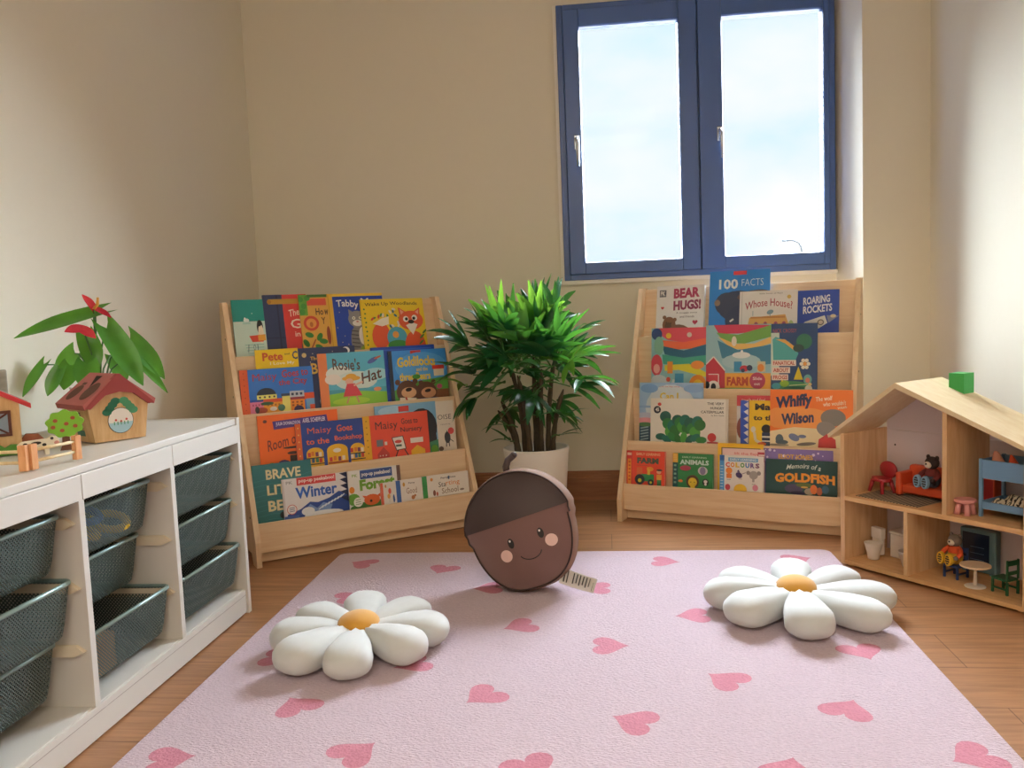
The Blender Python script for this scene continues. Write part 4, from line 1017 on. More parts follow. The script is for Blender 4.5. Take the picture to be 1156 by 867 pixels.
def a_cat(c):
    c.rect(0, 0, .10, 1.4, '#e3b23a'); c.rect(.02, .02, .035, 1.4, '#c6922a'); c.rect(.10, 0, 1, .05, '#ecc43e'); c.rect(.10, .05, 1, 1.4, '#1b3f9e')
    c.txt('Tabby', .16, .11, .55, .27, '#f3f0ea', .02, rise=-.03, arc=.02); c.txt('Mc', .60, .09, .84, .22, '#f3f0ea', .02)
    for x, y in ((.2, .33), (.14, .6), (.25, .75), (.2, .86), (.3, .9)): c.ci(x, y, .008, '#d9c27a')
    c.ell(.52, .86, .17, .32, '#7d7a78'); c.ell(.50, .46, .16, .15, '#8b8784'); c.poly([(.36, .42), (.36, .28), (.46, .35)], '#8b8784'); c.poly([(.64, .42), (.66, .29), (.56, .35)], '#8b8784')
    for k in range(6): c.line([(.37, .66+.07*k), (.50, .68+.07*k)], .018, '#45423f')
    c.ell(.57, .76, .07, .16, '#e8e2da'); c.ell(.50, .53, .09, .055, '#e4ddd5'); c.ci(.44, .44, .028, '#f2eeda'); c.ci(.56, .44, .028, '#f2eeda'); c.ci(.44, .44, .012, '#181818'); c.ci(.56, .44, .012, '#181818'); c.ell(.50, .505, .022, .015, '#c27a72')
    c.ell(.75, 1.0, .25, .1, '#7c9a2c')
def a_fox(c):
    c.rect(0, 0, 1, 1.4, '#e8c626'); c.txt('Wake Up Woodlands', .07, .06, .90, .15, '#3a2c1a', .012, arc=.015)
    for k in range(9): c.ci(.05+.01*(k % 2), .2+.09*k, .014, '#4c7a2c')
    for k in range(26):
        a = k*2.4; c.ell(.48+.34*math.cos(a)*(.35+.65*((k*7) % 10)/10), .40+.20*math.sin(a)*(.3+.7*((k*3) % 10)/10), .032, .022, ('#3c8a4a', '#d8483a', '#2f6f8c', '#e8e0d0')[k % 4], rot=k*40)
    c.ell(.27, .75, .14, .27, '#d9542c', rot=8); c.poly([(.16, .50), (.30, .40), (.42, .36), (.41, .52), (.30, .56)], '#f2ead8')
    c.ell(.52, .80, .16, .22, '#4fa6bd'); c.ell(.52, .95, .16, .10, '#3c8a3c'); c.ell(.50, .74, .05, .07, '#e8a04a')
    c.ell(.80, 1.0, .17, .32, '#d9542c'); c.ell(.77, .46, .20, .20, '#dc5a30'); c.poly([(.60, .40), (.58, .18), (.70, .28)], '#dc5a30'); c.poly([(.92, .40), (.93, .20), (.82, .28)], '#dc5a30')
    c.poly([(.62, .34), (.605, .22), (.67, .28)], '#e9a58c'); c.poly([(.90, .34), (.91, .24), (.85, .29)], '#e9a58c')
    c.poly([(.68, .56), (.78, .50), (.87, .55), (.78, .76)], '#f3eadb'); c.ci(.69, .43, .045, '#f5f0e6'); c.ci(.83, .41, .045, '#f5f0e6'); c.ci(.70, .43, .025, '#1d1a18'); c.ci(.82, .42, .025, '#1d1a18'); c.ell(.77, .49, .05, .04, '#1d1a18')
    for x, y in ((.92, .8), (.97, .7), (.90, .92)): c.ell(x, y, .05, .02, '#3c7a34', rot=-40)
def a_pete(c):
    c.rect(0, 0, 1, 1.4, '#ecc61f'); c.txt('Pete', .16, .05, .64, .185, '#c8502a', .03); c.txt('and', .68, .07, .80, .10, '#5a4a20'); c.txt('C', .86, .045, .99, .18, '#2b3f63', .03)
    c.txt('I Love My', .33, .205, .90, .265, '#f5efdc', .01)
def a_navy(c):
    c.rect(0, 0, 1, 1.4, '#283459'); c.ci(.10, .12, .04, '#c9b27a'); c.ell(.84, .075, .07, .06, '#e6e2da'); c.ell(.81, .09, .065, .06, '#283459')
    for x, y in ((.25, .1), (.45, .18), (.6, .08), (.2, .24)): c.ci(x, y, .008, '#cfc9b0')
    c.txt('The', .20, .15, .34, .21, '#d2a94a'); c.txt('Bl', .20, .26, .36, .44, '#d8b04c', .02)
    c.poly([(.3, 1), (.34, .7), (.5, .6), (.6, 1), (.5, 1.3), (.3, 1.3)], '#20242f'); c.ell(.36, .90, .05, .10, '#eeeae4'); c.ell(.38, .80, .03, .06, '#d8a03c')
def a_city(c):
    c.rect(0, 0, 1, 1.4, '#2f74c6'); c.rect(0, 0, .11, 1.4, '#d65a2a')
    for k in range(8): c.ci(.055, .08+.14*k, .010, '#b24420')
    c.txt('Maisy', .17, .10, .50, .32, '#b5352c', 0, rise=.02); c.txt('Goes to', .57, .04, .94, .22, '#b5352c', .018, rise=.03); c.txt('the City', .52, .26, .92, .44, '#b5352c', .018, rise=.02)
    c.ell(.34, .60, .13, .16, '#2a3340', a0=180, a1=360); c.rect(.21, .60, .48, .70, '#e7e37a')
    for k in range(4): c.ci(.25+.065*k, .65, .014, '#3a3a3a')
    c.rect(.11, .70, .29, .75, '#26479a'); c.rect(.11, .75, .30, 1.4, '#d87a9a'); c.rect(.29, .70, .56, .78, '#cf4f2c'); c.rect(.29, .78, .56, 1.4, '#e39a2e')
    c.rect(.54, .60, .68, .66, '#2f3a52'); c.rect(.55, .66, .66, 1.4, '#e7dd78'); c.rect(.66, .56, .86, .70, '#c9ccd2'); c.rect(.66, .70, .86, .76, '#8c2f3f'); c.rect(.66, .76, .86, 1.4, '#e58a2c'); c.rect(.86, .62, 1, .78, '#d9532e'); c.rect(.88, .76, 1, 1.4, '#6f9fc9'); c.rect(.93, .9, 1, 1.4, '#d9532e')
    for x in (.70, .76, .82): c.rect(x-.02, .60, x+.015, .66, '#27354f')
    for k in range(3):
        for j in range(2): c.rect(.68+.06*k, .80+.07*j, .71+.06*k, .84+.07*j, '#8a4a1c')
    for k in range(4): c.rect(.14+.04*k, .80, .16+.04*k, .84, '#a34a6c'); c.rect(.34+.05*k, .82, .365+.05*k, .86, '#a55d18')
    c.ell(.77, 1.0, .07, .10, '#3a2f55'); c.ell(.53, .92, .05, .08, '#3f6f58'); c.ell(.34, .80, .09, .04, '#2f5a3a'); c.ell(.26, .95, .08, .07, '#a84a32'); c.ell(.20, .93, .03, .08, '#2a2a2a'); c.ell(.42, .93, .05, .05, '#eae4d6')
def a_hat(c):
    c.rect(0, 0, 1, 1.4, '#5fb5cc'); c.rect(0, 0, .13, 1.4, '#dd7f4a'); c.ell(.3, .40, .2, .15, '#e6ece2'); c.ell(.55, .55, .32, .18, '#d9e6dc'); c.ell(.85, .45, .2, .12, '#a9d6db'); c.ell(.2, .5, .12, .10, '#efe6da')
    c.txt("Rosie's", .21, .12, .62, .34, '#5a3a30', .015, rise=-.03, arc=-.01); c.txt('Hat', .63, .36, .94, .58, '#5a3a30', .015, rise=.10)
    c.ell(.82, .18, .09, .045, '#4a5a9a', rot=-25); c.ell(.90, .13, .06, .02, '#c96a4a', rot=-20)
    c.rect(.13, .70, 1, .82, '#4f9fae'); c.poly([(.13, .78), (.5, .74), (1, .80), (1, 1.4), (.13, 1.4)], '#86bd3c'); c.ell(.45, .93, .28, .07, '#a8cc3f'); c.ell(.86, .74, .06, .04, '#e08a5a')
    c.ell(.47, .50, .14, .05, '#e0a33a'); c.ell(.47, .46, .08, .05, '#e0a33a'); c.ell(.44, .56, .06, .06, '#e7b79c'); c.poly([(.40, .60), (.52, .60), (.62, .84), (.33, .84)], '#cf3f4a'); c.line([(.42, .84), (.38, .97)], .025, '#c98a70'); c.line([(.53, .84), (.56, .97)], .025, '#c98a70'); c.line([(.50, .64), (.64, .58)], .025, '#e7b79c')
def a_blue(c): c.rect(0, 0, 1, 1.4, '#2447a2'); c.rect(.1, .05, .95, .07, '#3f66bf')
def a_bears(c):
    c.rect(0, 0, 1, 1.4, '#3f8fd6'); c.rect(0, 0, .06, 1.4, '#2f3846'); c.rect(.38, .01, .56, .09, '#c8342c'); c.ell(.55, .35, .45, .3, '#5aa3dd'); c.txt('Goldilocks', .14, .12, .80, .33, '#e6c33a', .035, arc=.02); c.txt('and the', .46, .36, .66, .44, '#e6c33a', .02); c.txt('three Bears', .16, .46, .70, .62, '#e6c33a', .035)
    c.ell(.45, .55, .07, .05, '#3f8a2f'); c.rect(.74, .34, .95, .42, '#c8342c'); c.rect(.76, .42, .94, .56, '#d9c4a8'); c.poly([(.06, 1.4), (.06, .8), (.3, .66), (1, .58), (1, 1.4)], '#4f9a3a'); c.rect(.7, .84, 1, 1.4, '#7a4a2a'); c.ell(.84, .78, .05, .05, '#b54a6a')
    c.ell(.28, .85, .19, .24, '#5a3522'); c.ell(.60, .88, .19, .22, '#5a3522'); c.ci(.12, .64, .045, '#5a3522'); c.ci(.42, .64, .045, '#5a3522'); c.ci(.52, .68, .04, '#5a3522'); c.ci(.74, .68, .04, '#5a3522')
    c.ell(.30, .86, .13, .11, '#d8a67c'); c.ell(.64, .89, .13, .11, '#c98f66'); c.ell(.30, .80, .055, .04, '#1a1412', rot=-8); c.ell(.63, .85, .055, .035, '#1a1412', rot=-8)
    c.poly([(.10, 1.3), (.14, .95), (.42, .98), (.44, 1.3)], '#efe2d0'); c.line([(.24, .95), (.28, 1.1)], .03, '#b5362c'); c.rect(.44, 1.0, .8, 1.3, '#3d5f9a')
def a_room(c):
    c.rect(0, 0, 1, 1.4, '#ee6a22'); c.poly([(.18, .12), (.86, .08), (.87, .22), (.19, .27)], '#4a3480'); c.txt('JULIA DONALDSON', .22, .14, .52, .22, '#e8e0ee', .02); c.txt('AXEL SCHEFFLER', .55, .115, .84, .195, '#e8e0ee', .02)
    c.ell(.09, .11, .025, .03, '#5a2f28'); c.txt('Room on', .10, .40, .50, .60, '#6b2f2a', .01, rise=.12); c.ell(.40, .62, .12, .02, '#3a2622'); c.ell(.40, .72, .07, .03, '#3a2622'); c.rect(.36, .76, .48, .92, '#332824'); c.ell(.28, .98, .10, .15, '#3d3360'); c.ell(.11, .98, .09, .11, '#4f7a34'); c.ell(.13, .92, .05, .06, '#6b7a2c')
def a_shop(c):
    c.rect(0, 0, 1, 1.4, '#24408c'); c.rect(0, 0, .08, 1.4, '#d9642e')
    for k in range(6): c.ci(.04, .1+.16*k, .010, '#e8c46a')
    c.txt('Maisy', .17, .12, .52, .30, '#e2683a', 0); c.txt('Goes', .60, .11, .84, .27, '#e2683a', .018); c.txt('to the', .14, .37, .48, .51, '#e2683a', .018); c.txt('Bookshop', .56, .36, .98, .51, '#e2683a', .018)
    for x0, x1, t_ in ((.13, .38, .58), (.43, .74, .55), (.78, 1.0, .58)):
        c.ell((x0+x1)/2, t_+.14, (x1-x0)/2, .14, '#e8b530'); c.rect(x0, t_+.14, x1, 1.4, '#e8b530')
    bc = ('#c43d33', '#3a7a5a', '#2f5a8c', '#e8dcc8', '#7a3a5a', '#d97a2e')
    for i, (x, y) in enumerate(((.17, .74), (.22, .72), (.28, .74), (.33, .75), (.16, .88), (.22, .88), (.28, .88), (.33, .89), (.80, .74), (.86, .73), (.91, .74), (.96, .75), (.80, .88), (.86, .88), (.91, .88), (.96, .88), (.48, .90), (.54, .88), (.61, .90), (.67, .89))): c.rect(x-.02, y-.05, x+.022, y+.05, bc[(i*5+i//4) % 6])
    for y in (.81, .95): c.rect(.13, y, .38, y+.025, '#2a2430'); c.rect(.78, y, 1, y+.025, '#2a2430')
    c.rect(.44, .96, .74, 1.0, '#a8482c'); c.ell(.58, .70, .06, .05, '#efe6d6')
def a_nursery(c):
    c.rect(0, 0, 1, 1.4, '#df4a2e'); c.rect(0, 0, .10, 1.4, '#e3ab2c')
    for k in range(6): c.ci(.05, .12+.15*k, .012, '#b07c18')
    c.txt('Maisy', .18, .16, .52, .40, '#2c2422', 0); c.txt('Goes to', .58, .13, .84, .27, '#3a2422', .015); c.txt('Nursery', .56, .34, .90, .49, '#3a2422', .015)
    c.poly([(.41, .56), (.59, .54), (.63, .86), (.47, .88)], '#1f1c1c'); c.poly([(.425, .575), (.58, .555), (.615, .845), (.48, .862)], '#efe9df'); c.ell(.51, .67, .055, .04, '#c23a30'); c.rect(.47, .74, .56, .79, '#3b5a48'); c.line([(.5, .87), (.45, 1.05)], .018, '#1f1c1c'); c.line([(.60, .87), (.66, 1.05)], .018, '#1f1c1c')
    c.poly([(.18, .92), (.28, .76), (.36, .92), (.36, 1.3), (.18, 1.3)], '#b3332c'); c.poly([(.70, .92), (.80, .80), (.92, .92), (.92, 1.3), (.70, 1.3)], '#e7b530'); c.rect(.70, .62, .90, .74, '#eee6da'); c.rect(.18, .58, .28, .74, '#6a6f74'); c.rect(.30, .64, .34, .72, '#e3ddd2')
    for x in (.22, .26, .31): c.ci(x, .96, .010, '#f0d8c8')
def a_hair(c):
    c.rect(0, 0, 1, 1.4, '#7fb2d4'); c.ell(.3, .12, .25, .10, '#a7cde2'); c.rect(.38, .04, .55, .15, '#c73a32'); c.txt('Beauty', .18, .20, .50, .34, '#3a4f70', .01)
    c.ell(.75, .50, .25, .38, '#1b1d26'); c.ell(.88, .75, .10, .3, '#1b1d26'); c.ell(.62, .34, .1, .12, '#6f86b8'); c.poly([(.72, 1.3), (.75, .85), (1, .78), (1, 1.3)], '#2f7a52'); c.ell(.93, .98, .06, .1, '#5f9a2c')
def a_oise(c):
    c.rect(0, 0, 1, 1.4, '#e6dccd'); c.txt('OISE', .06, .28, .82, .38, '#3a302c', -.005); c.txt('retold by', .20, .47, .75, .50, '#9a8f84'); c.ell(.52, .76, .17, .12, '#2f2c30'); c.ell(.62, .68, .05, .06, '#2f2c30'); c.poly([(.48, .67), (.50, .60), (.56, .66)], '#2f2c30'); c.ell(.74, .63, .17, .07, '#c9403f', rot=20); c.line([(.66, .80), (.84, .86)], .04, '#2f2c30'); c.line([(.44, .85), (.42, .95)], .05, '#2f2c30'); c.line([(.58, .85), (.60, .95)], .05, '#2f2c30'); c.ell(.12, .98, .14, .05, '#5a3f2a')
def a_brave(c):
    c.rect(0, 0, 1, 1.4, '#2d7275')
    for k in range(9): c.line([(0, .30+.09*k), (.3, .26+.09*k), (.6, .31+.09*k), (1, .22+.09*k)], .008, '#3f8a88')
    c.txt('BRAVE', .22, .10, .81, .28, '#ecdcae', .03); c.txt('LITTLE', .22, .38, .94, .56, '#ecdcae', .03); c.txt('BE', .22, .66, .48, .85, '#ecdcae', .03); c.ell(.46, .94, .06, .06, '#161616')
def a_winter(c):
    c.rect(0, 0, 1, 1.4, '#ece9ea'); c.rect(0, 0, .03, 1.4, '#dcd4d4'); c.rect(.22, -.02, .82, .20, '#cf4040'); c.txt('pop-up peekaboo!', .25, .03, .80, .16, '#f6ece8', .03); c.txt('PK', .06, .06, .16, .14, '#a6a2a4', .02)
    c.poly([(.0, 1.3), (.05, .92), (.25, .82), (.40, .66), (.52, .70), (.70, .62), (.85, .48), (1, .55), (1, 1.3)], '#27468f'); c.poly([(.25, .95), (.40, .72), (.50, .85), (.60, .72), (.74, .80), (.70, .95)], '#7d9acb')
    for k in range(8): c.line([(.52+.05*k, .90-.035*k), (.60+.05*k, .80-.035*k)], .014, '#dfe6f0')
    for k in range(5): c.poly([(.88, .02+.16*k), (1, -.02+.16*k), (1, .16+.16*k)], '#1a2547')
    c.ell(.36, .90, .10, .11, '#eef1f4'); c.ell(.60, 1.02, .30, .10, '#f2f4f6'); c.ci(.12, .80, .075, '#c2463f'); c.ci(.12, .80, .066, '#efe9ea')
    for k in range(3): c.line([(.08, .76+.045*k), (.16, .75+.045*k)], .010, '#5a6a9a')
    c.rect(.0, .96, .22, 1.3, '#4a67a8'); c.txt('Winter', .19, .24, .83, .54, '#2a5fb4', .03, rise=.02)
def a_forest(c):
    c.rect(0, 0, 1, 1.4, '#e9e6e2'); c.rect(.93, 0, 1, 1.4, '#6b4a3f'); c.rect(.23, .02, .84, .26, '#34508f'); c.txt('pop-up peekaboo!', .26, .07, .81, .21, '#f3eee8', .03); c.txt('PK', .08, .10, .18, .18, '#8fae5a', .02)
    c.txt('Forest', .21, .26, .88, .56, '#6fa32c', .05, rise=.03); c.ell(.06, .52, .05, .09, '#e08a2c'); c.ell(.08, .78, .12, .16, '#5f9a33'); c.ell(.5, 1.02, .5, .16, '#3f7a34'); c.ell(.65, .84, .06, .1, '#1f6a55')
    c.ell(.42, .84, .15, .15, '#d9662f'); c.poly([(.28, .78), (.24, .70), (.36, .74)], '#d9662f'); c.poly([(.52, .74), (.62, .66), (.58, .80)], '#d9662f'); c.ci(.40, .87, .025, '#201814'); c.ci(.16, .86, .085, '#efece6')
    for k in range(3): c.line([(.11, .80+.06*k), (.21, .79+.06*k)], .010, '#5a8a3a')
def a_balloon(c):
    c.rect(0, 0, 1, 1.4, '#e9e2d8'); c.rect(0, 0, .16, 1.4, '#d9654a'); c.ell(.33, .17, .05, .08, '#c88a2c'); c.ell(.58, .42, .10, .14, '#d9573f'); c.ell(.50, .66, .10, .12, '#dca04a'); c.line([(.56, .56), (.52, .95)], .01, '#6a5a50'); c.ell(.82, .80, .06, .20, '#2f5a9a'); c.txt('B', .78, .72, .9, .92, '#2f5a9a', .04)
def a_good(c):
    c.rect(0, 0, 1, 1.4, '#ece4da'); c.rect(0, 0, .17, 1.4, '#3f68ad'); c.ell(.30, .22, .045, .10, '#cf9a3a'); c.txt('Percy', .48, .14, .72, .24, '#5a4a44'); c.txt('Good', .38, .40, .78, .68, '#8a5a3c', .0); c.ell(.62, .88, .07, .10, '#b5713a'); c.ell(.70, .80, .04, .06, '#b5713a')
def a_school(c):
    c.rect(0, 0, 1, 1.4, '#eae3d8'); c.rect(0, 0, .10, 1.4, '#2f8f3f'); c.ell(.20, .20, .03, .08, '#c9803a'); c.txt('Percy Rose', .40, .14, .72, .25, '#4a3f3a'); c.ell(.57, .20, .02, .09, '#2f4a6a'); c.txt('Sta', .34, .36, .50, .60, '#4a3f3a', .005); c.txt('rting', .50, .34, .80, .62, '#dd8a4a', .005); c.txt('School', .40, .66, .76, .92, '#8a6a4a', .005, rise=.02)
    c.ell(.24, .84, .03, .14, '#7a4a3a'); c.ell(.30, .90, .02, .1, '#b5563a'); c.ell(.84, .84, .05, .05, '#8a7a6a')
LB = [
 (1, 0, .034, .1455, .900, '#1f8f86', a_ocean, 'teal and pale green picture book with a small red boat, leftmost on the top tier', None),
 (1, 0, .146, .3068, .915, '#2e3a5e', a_door, 'navy and red picture book tucked behind its neighbours on the top tier', None),
 (1, 1, .275, .3835, .912, '#dba548', a_fruit, 'ochre picture book with red fruit and green leaves on the top tier', None),
 (1, 0, .3842, .607, .913, '#e3b23a', a_cat, 'blue picture book with a grey cat and yellow spine on the top tier', None),
 (1, 1, .511, .771, .888, '#e8c626', a_fox, 'yellow picture book with a big orange fox, rightmost on the top tier', None),
 (2, 0, .085, .2365, .719, '#ecc61f', a_pete, 'yellow book edge with red lettering peeking out on the second tier', None),
 (2, 0, .237, .450, .717, '#283459', a_navy, 'dark navy book with a crescent moon behind the second tier', None),
 (2, 1, .023, .280, .652, '#2f74c6', a_city, 'blue book of coloured city houses with an orange spine, leftmost on the second tier', '#d65a2a'),
 (2, 1, .304, .559, .693, '#5fb5cc', a_hat, 'sky blue book with a red dressed child and orange spine on the second tier', '#dd7f4a'),
 (2, 0, .512, .773, .704, '#2447a2', a_blue, 'plain blue book of which only the top strip shows on the second tier', None),
 (2, 1, .576, .815, .687, '#3f8fd6', a_bears, 'blue book with yellow lettering and two brown bears, rightmost on the second tier', '#2f3846'),
 (3, 0, .061, .346, .493, '#ee6a22', a_room, 'bright orange book with a purple band, leftmost on the third tier', None),
 (3, 1, .187, .4345, .454, '#24408c', a_shop, 'dark blue book with yellow arches and orange lettering on the third tier', '#d9642e'),
 (3, 1, .4352, .692, .457, '#df4a2e', a_nursery, 'red book with an easel and a mustard spine on the third tier', '#e3ab2c'),
 (3, 0, .488, .7325, .489, '#7fb2d4', a_hair, 'pale blue book with a sweep of black hair behind the red third tier book', None),
 (3, 0, .733, .808, .486, '#e6dccd', a_oise, 'cream book with a small dark animal, rightmost on the third tier', None),
 (4, 0, .020, .223, .332, '#2d7275', a_brave, 'dark teal book with large cream capitals, leftmost on the bottom tier', None),
 (4, 1, .114, .345, .274, '#ece9ea', a_winter, 'white pop-up book with blue snowy mountains on the bottom tier', '#dcd4d4'),
 (4, 1, .347, .547, .274, '#e9e6e2', a_forest, 'white pop-up book with green lettering and an orange deer on the bottom tier', None),
 (4, 2, .463, .5215, .218, '#e9e2d8', a_balloon, 'small white book with a salmon spine and balloons on the bottom tier', '#d9654a'),
 (4, 2, .522, .6252, .219, '#ece4da', a_good, 'small white book with a blue spine on the bottom tier', '#3f68ad'),
 (4, 2, .626, .816, .221, '#eae3d8', a_school, 'small white book with a green spine, rightmost on the bottom tier', '#2f8f3f'),
]
for ti, lay, s0, s1, zt, base, art, lb, sp in LB: book('L', ti, lay, s0, s1, zt, base, art, lb, sp)

# ------------------------------------------------------------------ the books, right shelf
def a_hugs(c):
    c.rect(0, 0, 1, 1.4, '#ece8e6'); c.rect(.06, .08, .20, .22, '#5a5a66'); c.txt('PK', .08, .10, .18, .20, '#e8e4e2', .03); c.txt('BEAR', .36, .05, .90, .25, '#a8365a', .05, rise=.02); c.txt('HUGS!', .36, .29, .93, .49, '#8c3458', .05, rise=.02)
    c.txt('A snuggly story', .42, .53, .86, .57, '#7a6a70', .01); c.txt('and friends', .50, .60, .80, .645, '#7a6a70', .01); c.heart(.13, .44, .035, '#c9464a'); c.heart(.82, .74, .055, '#a8304e')
    c.ell(.50, .98, .28, .20, '#7a5240', rot=12); c.ell(.28, .78, .14, .16, '#80583f'); c.ci(.18, .63, .04, '#80583f'); c.ci(.40, .68, .04, '#80583f'); c.ell(.26, .80, .07, .07, '#5a4030'); c.ci(.22, .73, .012, '#1c1614'); c.ci(.32, .75, .012, '#1c1614'); c.ell(.2, 1.0, .14, .06, '#6a4634')
def a_facts(c):
    c.rect(0, 0, 1, 1.4, '#2f82cc'); c.rect(.40, .01, .62, .07, '#d2404a'); c.txt('100', .16, .13, .48, .29, '#f2f3f0', .03); c.txt('FACTS', .54, .14, .90, .25, '#d9e6ee', -.005)
    c.ell(.55, .58, .42, .26, '#36405a', rot=10); c.ell(.30, .52, .20, .18, '#3a4258'); c.ell(.55, .80, .28, .24, '#333c58', rot=40); c.ell(.75, .40, .28, .08, '#6b564c', rot=-6); c.ell(.14, .50, .05, .05, '#8a7460'); c.line([(.42, .76), (.36, .80)], .03, '#efe8dc'); c.poly([(.1, 1.3), (.1, .98), (.4, .94), (.7, 1), (.7, 1.3)], '#7a3a4c')
def a_house(c):
    c.rect(0, 0, 1, 1.4, '#ece7e0'); c.rect(.03, .02, .05, 1.2, '#d6d0c8'); c.txt('little book of flaps', .35, .05, .75, .09, '#9a948c'); c.txt('Whose House?', .10, .18, .92, .36, '#a83f4a', .012, arc=.09); c.ci(.86, .16, .035, '#cfae5a')
    c.ell(.52, 1.02, .45, .16, '#bcd6dc'); c.poly([(.18, .62), (.80, .56), (.88, .86), (.14, .90)], '#e2ad62'); c.rect(.20, .60, .80, .64, '#c98646')
    for x in (.30, .46, .64, .78): c.ell(x, .78, .035, .06, '#a9506a'); c.ell(x, .80, .02, .04, '#5a4a6a')
    c.ell(.54, .50, .06, .05, '#7d9aa8', rot=-20); c.line([(.54, .54), (.54, .60)], .012, '#7d9aa8'); c.ell(.12, .9, .06, .12, '#a8c47a'); c.ell(.90, .85, .05, .15, '#b7c98a'); c.line([(.24, .46), (.24, .58)], .01, '#8aa4aa')
def a_rockets(c):
    c.rect(0, 0, 1, 1.4, '#22439c'); c.txt('ROARING', .36, .14, .84, .32, '#e9e8e4', .03, rise=.06); c.txt('ROCKETS', .36, .35, .88, .53, '#e9e8e4', .03, rise=.06)
    c.poly([(.2, .98), (.40, .74), (.75, .60), (.80, .78), (.55, .98)], '#d8d5cc'); c.ell(.68, .76, .06, .07, '#6a625c'); c.ell(.68, .76, .04, .045, '#c9b8a8'); c.poly([(.78, .60), (1, .62), (.82, .78)], '#7f86a0'); c.ell(.9, .62, .05, .04, '#d9c9a0')
def a_zoo(c):
    c.rect(0, 0, 1, 1.4, '#8fbfc4'); c.poly([(.12, 0), (1, 0), (1, .24), (.7, .26), (.3, .20), (.14, .1)], '#d04a58'); c.poly([(.18, .20), (.6, .24), (1, .18), (1, .34), (.5, .36), (.2, .3)], '#e0663f'); c.poly([(.2, .30), (.6, .38), (1, .28), (1, .46), (.6, .52), (.25, .44)], '#22617c'); c.poly([(.2, .44), (.6, .50), (1, .46), (1, .62), (.6, .64), (.22, .60)], '#3f9c84'); c.poly([(.25, .62), (.7, .60), (1, .74), (1, .82), (.5, .70), (.25, .72)], '#dccf3a')
    c.ell(.10, .10, .10, .10, '#243f78'); c.ell(.14, .30, .09, .16, '#7fb09a'); c.ell(.10, .62, .11, .18, '#c03a4c'); c.ell(.10, .68, .06, .08, '#e3a39a'); c.ci(.32, .13, .05, '#e8c23a'); c.ci(.70, .12, .045, '#e9d9d0'); c.rect(.30, .56, .40, .76, '#e08a2c'); c.ell(.85, .62, .12, .07, '#e08a3a')
    c.ell(.14, 1.02, .22, .24, '#c6cdd2'); c.line([(.30, 1.15), (.38, 1.0), (.42, .86)], .04, '#c6cdd2'); c.ci(.08, 1.0, .015, '#3a3a44'); c.rect(.36, .92, .72, 1.0, '#1d3f4f'); c.txt('MY ZOO', .42, .925, .66, .985, '#f0ece4', .02); c.rect(.36, 1.0, .72, 1.3, '#c03a4c'); c.rect(.44, .76, .60, .92, '#3f8fb8'); c.ell(.86, .95, .16, .17, '#e08a2c'); c.ell(.86, .97, .10, .11, '#e8c23a'); c.ci(.86, .96, .015, '#2c2420'); c.ell(.32, .86, .04, .04, '#d9533f')
def a_farmb(c):
    c.rect(0, 0, 1, 1.4, '#9cc4cc'); c.poly([(.12, .0), (.55, .0), (1, .02), (1, .10), (.5, .14), (.2, .14)], '#c63a56'); c.poly([(.16, .12), (.5, .16), (1, .02), (1, .20), (.6, .30), (.3, .28)], '#6fa04a'); c.poly([(.18, .18), (.45, .30), (.75, .30), (1, .20), (1, .30), (.7, .40), (.4, .38)], '#e6b968'); c.poly([(.18, .24), (.5, .40), (1, .32), (1, .62), (.6, .66), (.25, .52)], '#3f7f9a'); c.ell(.55, .58, .30, .12, '#aecdd2'); c.ell(.55, .48, .14, .05, '#e8ecea'); c.ci(.56, .42, .02, '#f3f3ee'); c.ell(.44, .26, .04, .08, '#ece4d4')
    c.poly([(.0, .62), (.12, .50), (.30, .72), (.30, 1.1), (.0, 1.1)], '#b5303f'); c.line([(0, .62), (.12, .50), (.30, .72)], .02, '#efe6e0'); c.rect(.04, .78, .20, 1.1, '#c9404c'); c.line([(.04, .78), (.20, .78), (.20, 1.0)], .015, '#efe6e0'); c.ell(.12, .98, .10, .10, '#efece6'); c.ell(.12, .98, .04, .06, '#1f2430'); c.ell(.02, .95, .04, .06, '#1f2430')
    c.rect(.44, .58, .56, .74, '#3f8fb8'); c.txt('MY BIG', .38, .78, .56, .84, '#2c4a60', .02); c.rect(.30, .76, 1, 1.3, '#e6a544'); c.txt('FARM', .33, .82, .66, .96, '#b0402c', .05); c.ell(.8, .88, .12, .13, '#a83450'); c.txt('Slide', .73, .82, .87, .87, '#f0e2dc', .02); c.txt('out', .75, .91, .84, .95, '#f0e2dc', .02); c.ell(.5, 1.05, .5, .06, '#6fa04a')
    c.ell(.60, .69, .07, .05, '#c63a46'); c.ci(.68, .68, .045, '#27354f'); c.ci(.58, .72, .03, '#27354f'); c.rect(.80, .58, .92, .74, '#d9c9a0'); c.ell(.85, .68, .05, .06, '#e08a3a')
